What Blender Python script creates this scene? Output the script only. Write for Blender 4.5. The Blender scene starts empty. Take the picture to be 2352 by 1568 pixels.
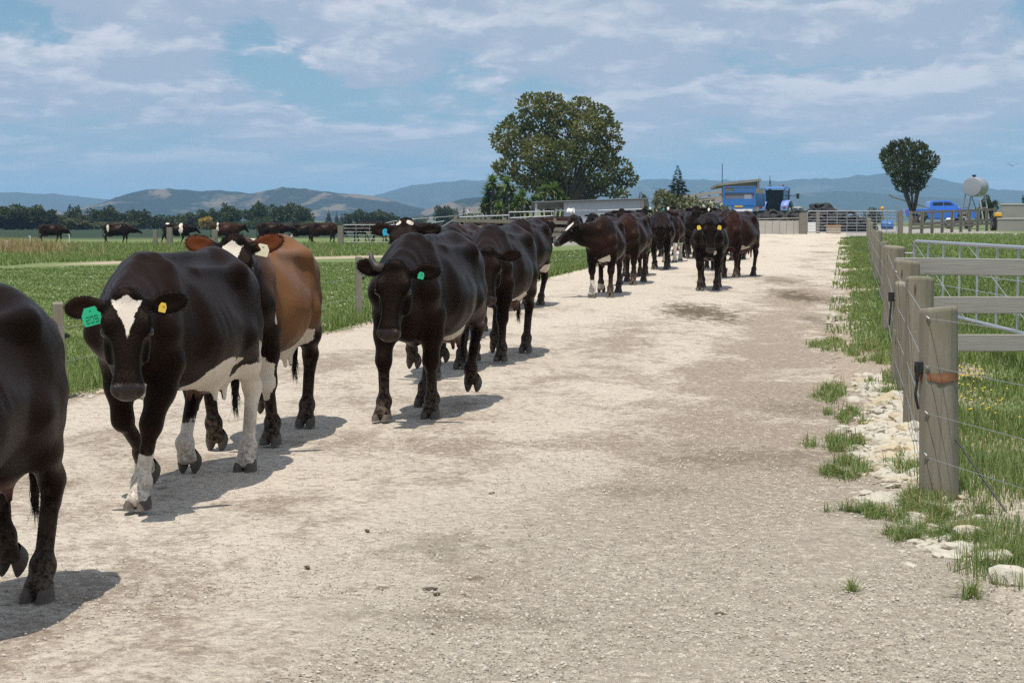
import bpy, math, random
import numpy as np
from mathutils import Vector, Matrix
R = math.radians
scene = bpy.context.scene
COL = scene.collection

# ---------------------------------------------------------------- camera
cam = bpy.data.cameras.new('camera'); cam_o = bpy.data.objects.new('camera', cam); COL.objects.link(cam_o)
FPX = 4000.0                       # focal length in units of 1/2352 of the picture width
cam.sensor_width = 36.0; cam.lens = FPX / 2352 * 36.0
cam.clip_start = 0.1; cam.clip_end = 60000
CAM_H = 1.55; HOR = 505.0
cam_o.location = (0, 0, CAM_H)
cam_o.rotation_euler = (R(90) - math.atan((784 - HOR) / FPX), 0, 0)
cam.dof.use_dof = True; cam.dof.focus_distance = 11.0; cam.dof.aperture_fstop = 13.0
scene.camera = cam_o

# ---------------------------------------------------------------- light
SUN_DIR = Vector((-0.13, -0.30, 0.945)).normalized()
sun = bpy.data.lights.new('sun', 'SUN'); sun.energy = 4.3; sun.angle = R(0.55); sun.color = (1.0, 0.945, 0.865)
sun_o = bpy.data.objects.new('sun', sun); COL.objects.link(sun_o)
sun_o.location = (0, 0, 40); sun_o.rotation_euler = SUN_DIR.to_track_quat('Z', 'Y').to_euler()
scene.view_settings.view_transform = 'Standard'; scene.view_settings.look = 'None'
scene.view_settings.exposure = 0.0; scene.view_settings.gamma = 1.0; scene.view_settings.use_curve_mapping = False
scene.render.engine = 'CYCLES'
scene.cycles.use_denoising = False
scene.cycles.volume_bounces = 2; scene.cycles.max_bounces = 6; scene.cycles.diffuse_bounces = 3; scene.cycles.transparent_max_bounces = 12
scene.cycles.filter_width = 1.4; scene.cycles.sample_clamp_indirect = 2.0; scene.cycles.blur_glossy = 1.0

# ---------------------------------------------------------------- node helper
class NT:
    def __init__(s, tree): s.t = tree; s.n = tree.nodes; s.l = tree.links
    def new(s, typ, **kw):
        nd = s.n.new(typ)
        for k, v in kw.items(): setattr(nd, k, v)
        return nd
    def put(s, sock, v):
        if isinstance(v, bpy.types.NodeSocket): s.l.new(v, sock)
        elif v is not None:
            if hasattr(sock.default_value, '__len__') and not hasattr(v, '__len__'): v = (v, v, v)
            if hasattr(v, '__len__') and len(v) == 3 and len(sock.default_value) == 4: v = (*v, 1.0)
            sock.default_value = v
    def m(s, op, a, b=None, c=None, clamp=False):
        nd = s.new('ShaderNodeMath', operation=op, use_clamp=clamp)
        for i, v in enumerate((a, b, c)):
            if v is not None: s.put(nd.inputs[i], v)
        return nd.outputs[0]
    def v(s, op, a, b=None):
        nd = s.new('ShaderNodeVectorMath', operation=op)
        s.put(nd.inputs[0], a)
        if b is not None: s.put(nd.inputs[1], b)
        return nd.outputs['Value'] if op in ('LENGTH', 'DOT_PRODUCT', 'DISTANCE') else nd.outputs[0]
    def xyz(s, v):
        nd = s.new('ShaderNodeSeparateXYZ'); s.put(nd.inputs[0], v); return nd.outputs
    def vec(s, x, y, z):
        nd = s.new('ShaderNodeCombineXYZ')
        for i, q in enumerate((x, y, z)): s.put(nd.inputs[i], q)
        return nd.outputs[0]
    def noise(s, vec, scale, detail=4, rough=.55, dist=0, out='Fac'):
        nd = s.new('ShaderNodeTexNoise'); s.put(nd.inputs['Vector'], vec)
        nd.inputs['Scale'].default_value = scale; nd.inputs['Detail'].default_value = detail; nd.inputs['Roughness'].default_value = rough; nd.inputs['Distortion'].default_value = dist
        return nd.outputs[out]
    def voro(s, vec, scale, feature='F1', out='Distance', rnd=1.0):
        nd = s.new('ShaderNodeTexVoronoi', feature=feature); s.put(nd.inputs['Vector'], vec); nd.inputs['Scale'].default_value = scale
        nd.inputs['Randomness'].default_value = rnd
        return nd.outputs[out]
    def step(s, x, lo, hi, a=0.0, b=1.0):
        nd = s.new('ShaderNodeMapRange', interpolation_type='SMOOTHSTEP')
        s.put(nd.inputs['Value'], x)
        for k, q in (('From Min', lo), ('From Max', hi), ('To Min', a), ('To Max', b)): s.put(nd.inputs[k], q)
        return nd.outputs[0]
    def mix(s, f, a, b, blend='MIX'):
        nd = s.new('ShaderNodeMix', data_type='RGBA', blend_type=blend)
        s.put(nd.inputs[0], f); s.put(nd.inputs[6], a); s.put(nd.inputs[7], b); return nd.outputs[2]
    def ramp(s, f, stops):
        nd = s.new('ShaderNodeValToRGB'); s.put(nd.inputs[0], f); e = nd.color_ramp.elements
        while len(e) < len(stops): e.new(0.5)
        for el, (p, c) in zip(e, stops): el.position = p; el.color = (*c, 1) if len(c) == 3 else c
        return nd.outputs[0]
    def bump(s, h, strength=.3, dist=.02, normal=None):
        nd = s.new('ShaderNodeBump'); s.put(nd.inputs['Height'], h); nd.inputs['Strength'].default_value = strength; nd.inputs['Distance'].default_value = dist
        if normal is not None: s.l.new(normal, nd.inputs['Normal'])
        return nd.outputs[0]
    def pos(s): return s.new('ShaderNodeNewGeometry').outputs['Position']
    def obj(s): return s.new('ShaderNodeTexCoord').outputs['Object']
    def attr(s, name, out='Fac'): return s.new('ShaderNodeAttribute', attribute_name=name).outputs[out]
    def rnd(s): return s.new('ShaderNodeObjectInfo').outputs['Random']
def material(name, base=(.5, .5, .5), rough=.8, metal=0.0, spec=.5):
    m = bpy.data.materials.new(name); m.use_nodes = True
    t = NT(m.node_tree); b = m.node_tree.nodes['Principled BSDF']
    t.put(b.inputs['Base Color'], base); t.put(b.inputs['Roughness'], rough); b.inputs['Metallic'].default_value = metal
    b.inputs['Specular IOR Level'].default_value = spec
    return m, t, b

# ---------------------------------------------------------------- sky
world = bpy.data.worlds.new('World'); scene.world = world; world.use_nodes = True
w = NT(world.node_tree); bg = world.node_tree.nodes['Background']
sky = w.new('ShaderNodeTexSky', sky_type='NISHITA', sun_disc=False)
sky.sun_elevation = math.asin(SUN_DIR.z); sky.sun_rotation = math.atan2(SUN_DIR.x, SUN_DIR.y)
sky.air_density = 1.0; sky.dust_density = 0.6; sky.ozone_density = 2.5
gen = w.new('ShaderNodeTexCoord').outputs['Generated']
dx, dy, dz = w.xyz(gen)
elev = w.m('MAXIMUM', dz, 0.0)
az = w.m('DIVIDE', dx, w.m('MAXIMUM', dy, 0.15))
# stratocumulus: heaped overhead, thinning to streaks towards the horizon
zz = w.m('MULTIPLY', w.m('LOGARITHM', w.m('ADD', elev, 0.018), 2.718282), 4.6)
cp = w.vec(w.m('MULTIPLY', az, 15.0), w.m('MULTIPLY', dy, 2.0), zz)
warp = w.noise(cp, 1.9, 3, out='Color')
cpw = w.v('ADD', cp, w.v('MULTIPLY', w.v('SUBTRACT', warp, (.5, .5, .5)), (.55, .55, .45)))
n1 = w.noise(cpw, 0.70, 9, .57)
n2 = w.noise(w.v('ADD', cpw, (-0.10, 0, 0.30)), 0.70, 9, .57)           # the same field a little higher up
big = w.noise(w.v('ADD', cp, (3.3, 0, 1.0)), 0.33, 2, .5)
den = w.m('ADD', n1, w.m('MULTIPLY', w.m('SUBTRACT', big, .5), .60))
den = w.m('ADD', den, w.step(elev, 0.020, 0.085, 0.030, 0.125))
mask = w.step(den, w.step(elev, .02, .09, .38, .43), w.step(elev, .02, .09, .64, .545))
lit = w.m('MULTIPLY', w.step(w.m('SUBTRACT', n1, n2), -0.04, 0.15), w.step(elev, .01, .10, .45, 1.0))
body = w.step(den, .50, .80)
ccol = w.mix(lit, (4.0, 4.85, 6.15), (7.7, 7.75, 8.5))
ccol = w.mix(w.m('MULTIPLY', body, .35), ccol, (4.7, 5.35, 6.5))
skyc = w.mix(1.0, sky.outputs[0], (0.66, 0.82, 0.92), 'MULTIPLY')
hz = w.step(elev, 0.0, 0.16)
skyc = w.mix(w.m('MULTIPLY', w.m('SUBTRACT', 1.0, hz), .92), skyc, (2.75, 4.7, 6.5))
low = w.step(elev, 0.010, 0.050, .25, .94)
fin = w.mix(w.m('MULTIPLY', mask, low), skyc, ccol)
world.node_tree.links.new(fin, bg.inputs['Color']); bg.inputs['Strength'].default_value = 0.1

# ---------------------------------------------------------------- mesh helpers
class MB:
    """collects boxes, bars, tubes and sheets and links them as ONE mesh object"""
    def __init__(s): s.v = []; s.f = []
    def add(s, V, F):
        o = len(s.v); s.v += [tuple(p) for p in V]; s.f += [tuple(i + o for i in f) for f in F]; return s
    def box(s, c, d, rz=0.0, M=None, taper=1.0):
        x, y, z = d[0] / 2, d[1] / 2, d[2] / 2; V = []
        for k in (-1, 1):
            t = taper if k > 0 else 1
            for a, b in ((-1, -1), (1, -1), (1, 1), (-1, 1)): V.append(Vector((a * x * t, b * y * t, k * z)))
        if M is None: M = Matrix.Rotation(rz, 3, 'Z')
        return s.add([M @ p + Vector(c) for p in V], [(3, 2, 1, 0), (4, 5, 6, 7), (0, 1, 5, 4), (1, 2, 6, 5), (2, 3, 7, 6), (3, 0, 4, 7)])
    def beam(s, p, q, w, h, roll=None):
        p, q = Vector(p), Vector(q); d = (q - p); L = d.length; d.normalize()
        up = Vector((0, 0, 1)) if abs(d.z) < .97 else Vector((0, 1, 0))
        a = d.cross(up).normalized(); b = a.cross(d)
        V = [p + a * i * w / 2 + b * j * h / 2 + d * k * L for k in (0, 1) for i, j in ((-1, -1), (1, -1), (1, 1), (-1, 1))]
        return s.add(V, [(3, 2, 1, 0), (4, 5, 6, 7), (0, 1, 5, 4), (1, 2, 6, 5), (2, 3, 7, 6), (3, 0, 4, 7)])
    def tube(s, pts, r, n=8, cap=True):
        pts = [Vector(p) for p in pts]; rr = r if hasattr(r, '__len__') else [r] * len(pts); V = []; F = []
        ref = None
        for i, p in enumerate(pts):
            d = (pts[min(i + 1, len(pts) - 1)] - pts[max(i - 1, 0)]).normalized()
            if ref is None: ref = d.orthogonal().normalized()
            ref = (ref - d * ref.dot(d)).normalized(); b = d.cross(ref)
            for k in range(n):
                a = 2 * math.pi * k / n; V.append(p + (ref * math.cos(a) + b * math.sin(a)) * rr[i])
        for i in range(len(pts) - 1):
            for k in range(n): F.append((i * n + k, i * n + (k + 1) % n, (i + 1) * n + (k + 1) % n, (i + 1) * n + k))
        if cap: F.append(tuple(range(n - 1, -1, -1))); F.append(tuple((len(pts) - 1) * n + k for k in range(n)))
        return s.add(V, F)
    def lathe(s, prof, M=Matrix.Identity(4), n=24):
        """profile of (r, z) turned round local Z"""
        V = []; F = []
        for r, z in prof:
            for k in range(n): a = 2 * math.pi * k / n; V.append(M @ Vector((r * math.cos(a), r * math.sin(a), z)))
        for i in range(len(prof) - 1):
            for k in range(n): F.append((i * n + k, i * n + (k + 1) % n, (i + 1) * n + (k + 1) % n, (i + 1) * n + k))
        return s.add(V, F)
    def sheet(s, rows):
        n = len(rows[0]); V = [p for r in rows for p in r]; F = []
        for i in range(len(rows) - 1):
            for j in range(n - 1): F.append((i * n + j, i * n + j + 1, (i + 1) * n + j + 1, (i + 1) * n + j))
        return s.add(V, F)
    def prism(s, outline, depth, M=Matrix.Identity(4)):
        """outline in local XZ, extruded along local Y from -depth/2 to depth/2"""
        n = len(outline); V = [M @ Vector((x, k * depth / 2, z)) for k in (-1, 1) for x, z in outline]
        F = [tuple(range(n)), tuple(range(2 * n - 1, n - 1, -1))] + [(i, i + n, (i + 1) % n + n, (i + 1) % n) for i in range(n)]
        return s.add(V, F)
    def build(s, name, mat, parent=None, smooth=False, bevel=0.0, loc=None):
        me = bpy.data.meshes.new(name); me.from_pydata(s.v, [], s.f); me.validate(); me.update()
        if smooth: me.polygons.foreach_set('use_smooth', [True] * len(me.polygons))
        return link(name, me, mat, parent, bevel, loc)
def link(name, me, mat, parent=None, bevel=0.0, loc=None):
    o = bpy.data.objects.new(name, me); COL.objects.link(o)
    if mat is not None and not me.materials: me.materials.append(mat)
    if parent is not None: o.parent = parent
    if loc is not None: o.location = loc
    if bevel:
        b = o.modifiers.new('bevel', 'BEVEL'); b.width = bevel; b.segments = 2; b.limit_method = 'ANGLE'; b.angle_limit = R(40)
    return o
def tag(o, label=None, cat=None, group=None, kind=None):
    if label: o['label'] = label
    if cat: o['category'] = cat
    if group: o['group'] = group
    if kind: o['kind'] = kind
    return o
def empty(name, loc, rz=0.0, label=None, cat=None, group=None):
    o = bpy.data.objects.new(name, None); COL.objects.link(o); o.location = loc; o.rotation_euler = (0, 0, rz); o.empty_display_size = .2
    return tag(o, label, cat, group)
def kids(o): return [c for c in COL.objects if c.parent == o]
def copy_tree(o, loc, rz, label, scale=1.0, group=None):
    c = o.copy(); COL.objects.link(c); c.location = loc; c.rotation_euler = (0, 0, rz); c.scale = (scale, scale, scale); c['label'] = label
    if group: c['group'] = group
    for ch in kids(o):
        d = ch.copy(); COL.objects.link(d); d.parent = c
        for gch in kids(ch):
            e = gch.copy(); COL.objects.link(e); e.parent = d
    return c

# ---------------------------------------------------------------- the lie of the land
def sst(a, b, x):
    t = np.clip((x - a) / (b - a), 0, 1); return t * t * (3 - 2 * t)
def road_l(y): return -2.3 + .193 * (y - 21)
def road_r(y): return 3.9 + .193 * (y - 21)
def ground(x, y):
    x = np.asarray(x, float); y = np.asarray(y, float)
    rise = .0095 * np.clip(y - 8, 0, 127)
    rise = rise * (1 - sst(190, 330, y))
    yl = np.clip(y, 8, 130)
    wgt = sst(road_l(yl) - (2 + .16 * yl), road_l(yl) - .8, x)
    flat = -.45 * sst(130, 400, y)
    bank = 2.1 * np.exp(-((x - 3) / 9.0) ** 2 - ((y - 168) / 14.0) ** 2)
    return rise * wgt + flat * 1.0 + bank
def G(x, y): return float(ground(x, y))
def at(px, Y):
    """x in metres of picture column px (0..2352) at distance Y"""
    return (px - 1176) / FPX * Y
def zt(py, Y):
    """height in metres of picture row py at distance Y"""
    return CAM_H - (py - HOR) / FPX * Y
rng = np.random.RandomState(11); random.seed(11)
# ---------------------------------------------------------------- cattle
def smin(a, b, k):
    h = np.maximum(k - np.abs(a - b), 0.0) / k
    return np.minimum(a, b) - h * h * k * 0.25

def unit(v):
    v = np.asarray(v, float)
    return v / np.linalg.norm(v)

class Field:
    """signed-distance grid; shapes are blended in, then read out as one continuous skin"""
    def __init__(s, lo, hi, h):
        s.h = h; s.lo = np.array(lo, float)
        s.n = np.ceil((np.array(hi) - s.lo) / h).astype(int) + 1
        s.v = np.full(s.n, 0.5, np.float32)
        s.ax = [(s.lo[i] + h * np.arange(s.n[i])).astype(np.float32) for i in range(3)]
    def block(s, lo, hi):
        i0 = np.maximum(np.floor((np.array(lo) - s.lo) / s.h).astype(int), 0)
        i1 = np.minimum(np.ceil((np.array(hi) - s.lo) / s.h).astype(int) + 1, s.n)
        sl = tuple(slice(max(a, 0), max(b, a)) for a, b in zip(i0, i1))
        X = s.ax[0][sl[0]][:, None, None]; Y = s.ax[1][sl[1]][None, :, None]; Z = s.ax[2][sl[2]][None, None, :]
        return sl, X, Y, Z
    def put(s, sl, d, k, cut=False):
        if cut: s.v[sl] = -smin(-s.v[sl], d, k)
        else: s.v[sl] = smin(s.v[sl], d, k)
    def cone(s, a, b, r1, r2, k=0.05, flat=None, cut=False):
        a = np.array(a, float); b = np.array(b, float); m = max(r1, r2) + k + 2 * s.h
        sl, X, Y, Z = s.block(np.minimum(a, b) - m, np.maximum(a, b) + m)
        ba = b - a; L = max(ba @ ba, 1e-9)
        px, py, pz = X - a[0], Y - a[1], Z - a[2]
        t = np.clip((px * ba[0] + py * ba[1] + pz * ba[2]) / L, 0, 1)
        qx, qy, qz = px - t * ba[0], py - t * ba[1], pz - t * ba[2]
        if flat: qy = qy / flat
        s.put(sl, np.sqrt(qx * qx + qy * qy + qz * qz) - (r1 + (r2 - r1) * t), k, cut)
    def ball(s, c, r, k=0.05, R=None, cut=False):
        c = np.array(c, float); r = np.array(r if hasattr(r, '__len__') else (r, r, r), float)
        m = r.max() + k + 2 * s.h
        sl, X, Y, Z = s.block(c - m, c + m)
        p = [X - c[0], Y - c[1], Z - c[2]]
        if R is not None: p = [p[0] * R[i][0] + p[1] * R[i][1] + p[2] * R[i][2] for i in range(3)]
        k0 = np.sqrt((p[0] / r[0]) ** 2 + (p[1] / r[1]) ** 2 + (p[2] / r[2]) ** 2)
        k1 = np.sqrt((p[0] / r[0] ** 2) ** 2 + (p[1] / r[1] ** 2) ** 2 + (p[2] / r[2] ** 2) ** 2)
        s.put(sl, k0 * (k0 - 1) / np.maximum(k1, 1e-6), k, cut)
    def loft(s, o, ax, up, T, k=0.06, p_up=2.0, p_dn=2.0):
        """sections (t, halfwidth, up height, down height, offset along up) along axis"""
        o = np.array(o, float); ax = unit(ax); up = np.array(up, float); up = unit(up - (up @ ax) * ax); sd = np.cross(up, ax)
        T = np.array(T, float)
        ends = [o + ax * T[0, 0], o + ax * T[-1, 0]]; m = T[:, 1:4].max() + abs(T[:, 4]).max() + k + 2 * s.h
        sl, X, Y, Z = s.block(np.minimum(*ends) - m, np.maximum(*ends) + m)
        px, py, pz = X - o[0], Y - o[1], Z - o[2]
        t = px * ax[0] + py * ax[1] + pz * ax[2]; u = px * up[0] + py * up[1] + pz * up[2]
        q = np.abs(px * sd[0] + py * sd[1] + pz * sd[2])
        tc = np.clip(t, T[0, 0], T[-1, 0])
        # smooth interpolation of the section table
        fine = np.linspace(T[0, 0], T[-1, 0], 200)
        def tab(j):
            y = np.interp(fine, T[:, 0], T[:, j]); kk = np.ones(9) / 9
            y = np.convolve(np.pad(y, 4, mode='edge'), kk, 'valid')
            return np.interp(tc, fine, y).astype(np.float32)
        w, hu, hd, of = tab(1), tab(2), tab(3), tab(4)
        u = u - of; h = np.where(u > 0, hu, hd); pp = np.where(u > 0, p_up, p_dn)
        rho = ((q / w) ** pp + (np.abs(u) / h) ** pp) ** (1 / pp)
        d = (rho - 1) * np.minimum(w, h)
        e = np.abs(t - tc)
        d = np.where(e > 0, np.sqrt(np.maximum(d, 0) ** 2 + e * e) , d)
        s.put(sl, d, k)
    def skin(s):
        """naive surface nets"""
        v = s.v; n = v.shape
        c = np.zeros((n[0] - 1, n[1] - 1, n[2] - 1), np.uint8)
        corners = [(i, j, k) for i in (0, 1) for j in (0, 1) for k in (0, 1)]
        sub = lambda i, j, k: v[i:n[0] - 1 + i, j:n[1] - 1 + j, k:n[2] - 1 + k]
        for i, j, k in corners: c += (sub(i, j, k) < 0)
        act = np.argwhere((c > 0) & (c < 8))
        idx = np.full(c.shape, -1, np.int64); idx[tuple(act.T)] = np.arange(len(act))
        acc = np.zeros((len(act), 3)); cnt = np.zeros(len(act))
        for a in corners:
            for axn in range(3):
                if a[axn]: continue
                b = list(a); b[axn] = 1
                va = v[act[:, 0] + a[0], act[:, 1] + a[1], act[:, 2] + a[2]]; vb = v[act[:, 0] + b[0], act[:, 1] + b[1], act[:, 2] + b[2]]
                x = (va < 0) != (vb < 0)
                t = np.where(x, va / np.where(x, va - vb, 1), 0)
                pnt = np.tile(np.array(a, float), (len(act), 1)); pnt[:, axn] = t
                acc[x] += pnt[x]; cnt[x] += 1
        P = s.lo + (act + acc / cnt[:, None]) * s.h
        faces = []
        for axn in range(3):
            o1, o2 = [(1, 2), (2, 0), (0, 1)][axn]
            lo = [slice(1, n[i] - 1) for i in range(3)]; lo[axn] = slice(0, n[axn] - 1)
            hi = list(lo); hi[axn] = slice(1, n[axn])
            A = v[tuple(lo)] < 0; B = v[tuple(hi)] < 0
            for flip, sel in ((False, A & ~B), (True, ~A & B)):
                e = np.argwhere(sel)
                if not len(e): continue
                e = e + np.array([0 if i == axn else 1 for i in range(3)])
                d1 = np.zeros(3, int); d1[o1] = 1; d2 = np.zeros(3, int); d2[o2] = 1
                q = [idx[tuple((e - x).T)] for x in (d1 * 0, d1, d1 + d2, d2)]
                q = np.stack(q, 1)
                faces.append(q[:, ::-1] if flip else q)
        F = np.concatenate(faces); F = F[(F >= 0).all(1)]
        return P, F

def mesh_from(name, P, F, smooth=True):
    me = bpy.data.meshes.new(name)
    P = np.asarray(P, np.float32); F = np.asarray(F, np.int32); k = F.shape[1]
    me.vertices.add(len(P)); me.vertices.foreach_set('co', P.ravel())
    me.loops.add(F.size); me.loops.foreach_set('vertex_index', F.ravel())
    me.polygons.add(len(F)); me.polygons.foreach_set('loop_start', np.arange(0, F.size, k, dtype=np.int32))
    me.update(calc_edges=True)
    if smooth: me.polygons.foreach_set('use_smooth', np.ones(len(F), bool))
    return me

def attr(me, name, data, kind='FLOAT'):
    a = me.attributes.new(name, kind, 'POINT')
    if kind == 'FLOAT_COLOR':
        d = np.ones((len(data), 4), np.float32); d[:, :3] = data; a.data.foreach_set('color', d.ravel())
    else: a.data.foreach_set('value', np.asarray(data, np.float32))

def two_bone(a, t, l1, l2, sgn):
    a = np.array(a, float); t = np.array(t, float); d = t - a; L = np.linalg.norm(d)
    if L > 0.992 * (l1 + l2): f = L / (0.992 * (l1 + l2)); l1 *= f; l2 *= f
    x = (l1 * l1 - l2 * l2 + L * L) / (2 * L); hgt = math.sqrt(max(l1 * l1 - x * x, 0))
    u = d / L; nrm = np.array([-u[1], u[0]])
    return a + u * x + sgn * nrm * hgt

# coat colours (linear)
JET = (0.0048, 0.0032, 0.0025); CHOC = (0.0125, 0.0062, 0.0043); RED = (0.023, 0.0098, 0.0064); TAN = (0.150, 0.072, 0.031)

def sculpt_cow(h=0.011, legs=None, poll=(1.08, 0.0, 1.27), face=(0.42, 0.0, -0.9), belly=1.0, udder=1.0, ears=(0.0, 0.0),
               coat=JET, coat2=CHOC, white=(), facewhite=(), tan=(), seed=0, earcol=None, rib=1.0, sock=()):
    """legs: FL, FR, HL, HR each (dx, lift, dy). returns mesh + dict of anchor frames (cow faces +X)"""
    rng = np.random.RandomState(seed)
    legs = legs or [(0.1, 0, 0), (-0.1, 0, 0), (-0.1, 0, 0), (0.1, 0, 0)]
    poll = np.array(poll, float); hx = unit(face)
    up = np.array([0, 0, 1.0]); hu = unit(up - (up @ hx) * hx); hu = hu if hx[2] > -0.97 else unit(np.array([1.0, 0, 0]))
    hs = np.cross(hu, hx)                                              # head side, to the cow's left
    nose = poll + hx * 0.53
    lo = np.minimum([-1.02, -0.46, -0.01], np.minimum(poll, nose) - [0.34, 0.34, 0.2]); hi = np.maximum([0.9, 0.46, 1.46], np.maximum(poll, nose) + [0.34, 0.34, 0.2])
    lo[2] = max(lo[2], -0.06)
    f = Field(lo, hi, h)
    bw = belly
    # trunk sections: x, half width, top, bottom, widest level
    S = [(-0.87, .07, 1.20, 1.06), (-0.80, .150, 1.265, .88), (-0.70, .205, 1.31, .76), (-0.55, .243, 1.332, .68), (-0.40, .272, 1.325, .62), (-0.22, .318 * bw, 1.312, .575),
         (-0.02, .348 * bw, 1.302, .55), (.16, .335 * bw, 1.30, .562), (.32, .285, 1.315, .60), (.45, .235, 1.338, .635), (.57, .205, 1.31, .665), (.68, .165, 1.23, .71), (.77, .10, 1.12, .80)]
    T = []
    for x, w, tp, bt in S:
        zw = bt + (0.44 if x > -.5 else 0.5) * (tp - bt); T.append((x, w, tp - zw, zw - bt, zw))
    f.loft((0, 0, 0), (1, 0, 0), (0, 0, 1), T, 0.05, p_up=1.52, p_dn=2.2)
    f.cone((.50, 0, 1.315), (-.62, 0, 1.315), .030, .030, .045)            # ridge of the spine
    for s in (1, -1):
        f.cone((-.60, s * .07, 1.262), (-.48, s * .205, 1.205), .065, .050, .12)            # hook bones
        f.ball((-.835, s * .115, 1.165), (.055, .045, .05), .08)           # pin bones
        f.cone((-.47, s * .185, 1.225), (.05, s * .13, 1.235), .032, .004, .09)
        f.ball((-.28, s * .345, 1.10), (.15, .085, .11), .10, cut=True)    # hollow flank
        f.ball((-.69, s * .285, 1.17), (.13, .085, .08), .10, cut=True)
        f.cone((-.50, s * .30, .98), (-.34, s * .37, .74), .05, .045, .08, cut=True)
        f.ball((.43, s * .125, 1.15), (.085, .055, .15), .08)                # shoulder blade
        f.cone((.43, s * .05, 1.315), (.50, s * .16, 1.08), .030, .05, .06)
        f.cone((.49, s * .16, 1.08), (.63, s * .185, .93), .085, .10, .08, flat=.8)
        f.cone((-.60, s * .15, 1.06), (-.49, s * .20, .84), .20, .135, .08, flat=.62)   # thigh
        f.cone((-.74, s * .125, 1.06), (-.70, s * .17, .78), .125, .10, .07, flat=.75)
        f.cone((.33, s * .275, 1.14), (.36, s * .335, .84), .055, .055, .09, cut=True)
        if rib:
            for i in range(6):
                x0 = -.14 + i * .085
                f.cone((x0, s * (.30 * bw + .012), 1.14), (x0 - .05, s * (.352 * bw + .019), .92), .021, .018, .05, cut=True) if rib > .5 else None
    f.cone((.66, 0, .86), (.60, 0, .68), .11, .10, .10)                     # brisket
    f.cone((.62, 0, .68), (.40, 0, .60), .075, .08, .08)
    # neck
    nb = np.array([.50, 0, 1.08]); ne = poll + hx * .06 - hu * .03 - unit(hx * np.array([1, 1, 0]) + 1e-6) * .02
    na = ne - nb; nl = np.linalg.norm(na)
    f.loft(nb, na, (0, 0, 1), [(0, .175, .20, .28, 0), (nl * .35, .148, .165, .235, 0), (nl * .7, .120, .13, .19, -.01), (nl * .93, .096, .10, .15, -.02), (nl, .080, .085, .12, -.02)], 0.10, 1.9, 2.0)
    thr = poll + hx * .20 - hu * .13
    f.cone((.70, 0, .86), thr * .65 + np.array([.70, 0, .86]) * .35 + np.array([0, 0, -.02]), .075, .055, .12)
    f.cone(thr * .65 + np.array([.70, 0, .86]) * .35, thr, .055, .045, .08)
    # head
    H = lambda t, s, u: poll + hx * t + hs * s + hu * u
    f.loft(poll, hx, hu, [(-.045, .055, .028, .06, 0), (-.01, .092, .050, .10, 0), (.06, .108, .060, .135, 0), (.13, .117, .060, .155, 0), (.19, .112, .056, .158, 0), (.26, .095, .053, .140, 0),
                          (.33, .080, .050, .112, 0), (.39, .077, .048, .094, 0), (.44, .084, .050, .082, 0), (.485, .087, .047, .070, 0), (.515, .070, .035, .050, -.005), (.53, .03, .015, .022, -.01)], 0.045, 2.5, 2.3)
    f.ball(H(-.02, 0, .02), (.05, .05, .045), .05)
    for s in (1, -1):
        f.ball(H(.135, s * .100, .030), (.045, .024, .022), .045, R=[hx, hs, hu])     # brow
        f.ball(H(.175, s * .130, .012), (.024, .014, .016), .02, R=[hx, hs, hu], cut=True)
        f.ball(H(.24, s * .094, -.055), (.09, .025, .05), .04, R=[hx, hs, hu])        # cheek
        f.ball(H(.31, s * .104, -.01), (.085, .022, .035), .05, R=[hx, hs, hu], cut=True)
        f.ball(H(.488, s * .056, .016), (.026, .024, .024), .02, R=[hx, hs, hu])
        f.ball(H(.512, s * .058, .018), (.028, .018, .020), .012, R=[hx, hs, hu], cut=True)  # nostril
    f.cone(H(.50, -.05, -.045), H(.50, .05, -.045), .009, .009, .015, cut=True)        # mouth
    for s in (1, -1): f.cone(H(.50, s * .055, -.045), H(.40, s * .083, -.055), .009, .006, .015, cut=True)
    # ears
    eardir = []
    for s, e in ((1, ears[0]), (-1, ears[1])):
        side = hs * s; d = unit(side * 1.0 + np.array([0, 0, -.10 + e]) - hx * .10 - hu * .16)
        nrm = unit(hx * .30 + hu * .95 - (hx * .30 + hu * .95) @ d * d); wd = np.cross(nrm, d)
        root = H(.025, s * .080, -.015)
        f.cone(root, root + d * .07, .030, .030, .03)
        f.ball(root + d * .135, (.105, .062, .024), .03, R=[d, wd, nrm])
        f.ball(root + d * .140 + nrm * .030, (.075, .040, .022), .02, R=[d, wd, nrm], cut=True)
        eardir.append((root, d, wd, nrm))
    # legs
    hooves = []
    for i, (dx, lift, dy) in enumerate(legs):
        s = 1 if i % 2 == 0 else -1
        if i < 2:
            el = np.array([.50 + .25 * dx, .76 + .1 * lift]); ft = np.array([.50 + dx - (.05 if lift < .03 else .10), .135 + lift])
            kn = two_bone(el, ft, .335, .295, 1 if lift < .03 else 1)
            if lift < .03 and kn[0] - (el[0] + ft[0]) / 2 > .05: kn[0] = (el[0] + ft[0]) / 2 + .05
            y0, y1, y2 = s * .17, s * .155 + dy * .5, s * .145 + dy
            E, K, Fk = (el[0], y0, el[1]), (kn[0], y1, kn[1]), (ft[0], y2, ft[1])
            f.cone((.63, s * .175, .93), E, .105, .085, .07, flat=.8)
            mid = tuple(np.array(E) * .55 + np.array(K) * .45)
            f.cone(E, mid, .100, .076, .05); f.cone(mid, K, .076, .055, .05)
            f.ball(K, (.060, .056, .066), .04)
            f.cone(K, Fk, .043, .038, .03)
        else:
            st = np.array([-.47 + .30 * dx, .83]); ft = np.array([-.66 + dx - (.03 if lift < .03 else .09), .145 + lift])
            hk = two_bone(st, ft, .44, .37, -1)
            y0, y1, y2 = s * .195, s * .165 + dy * .5, s * .15 + dy
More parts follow.
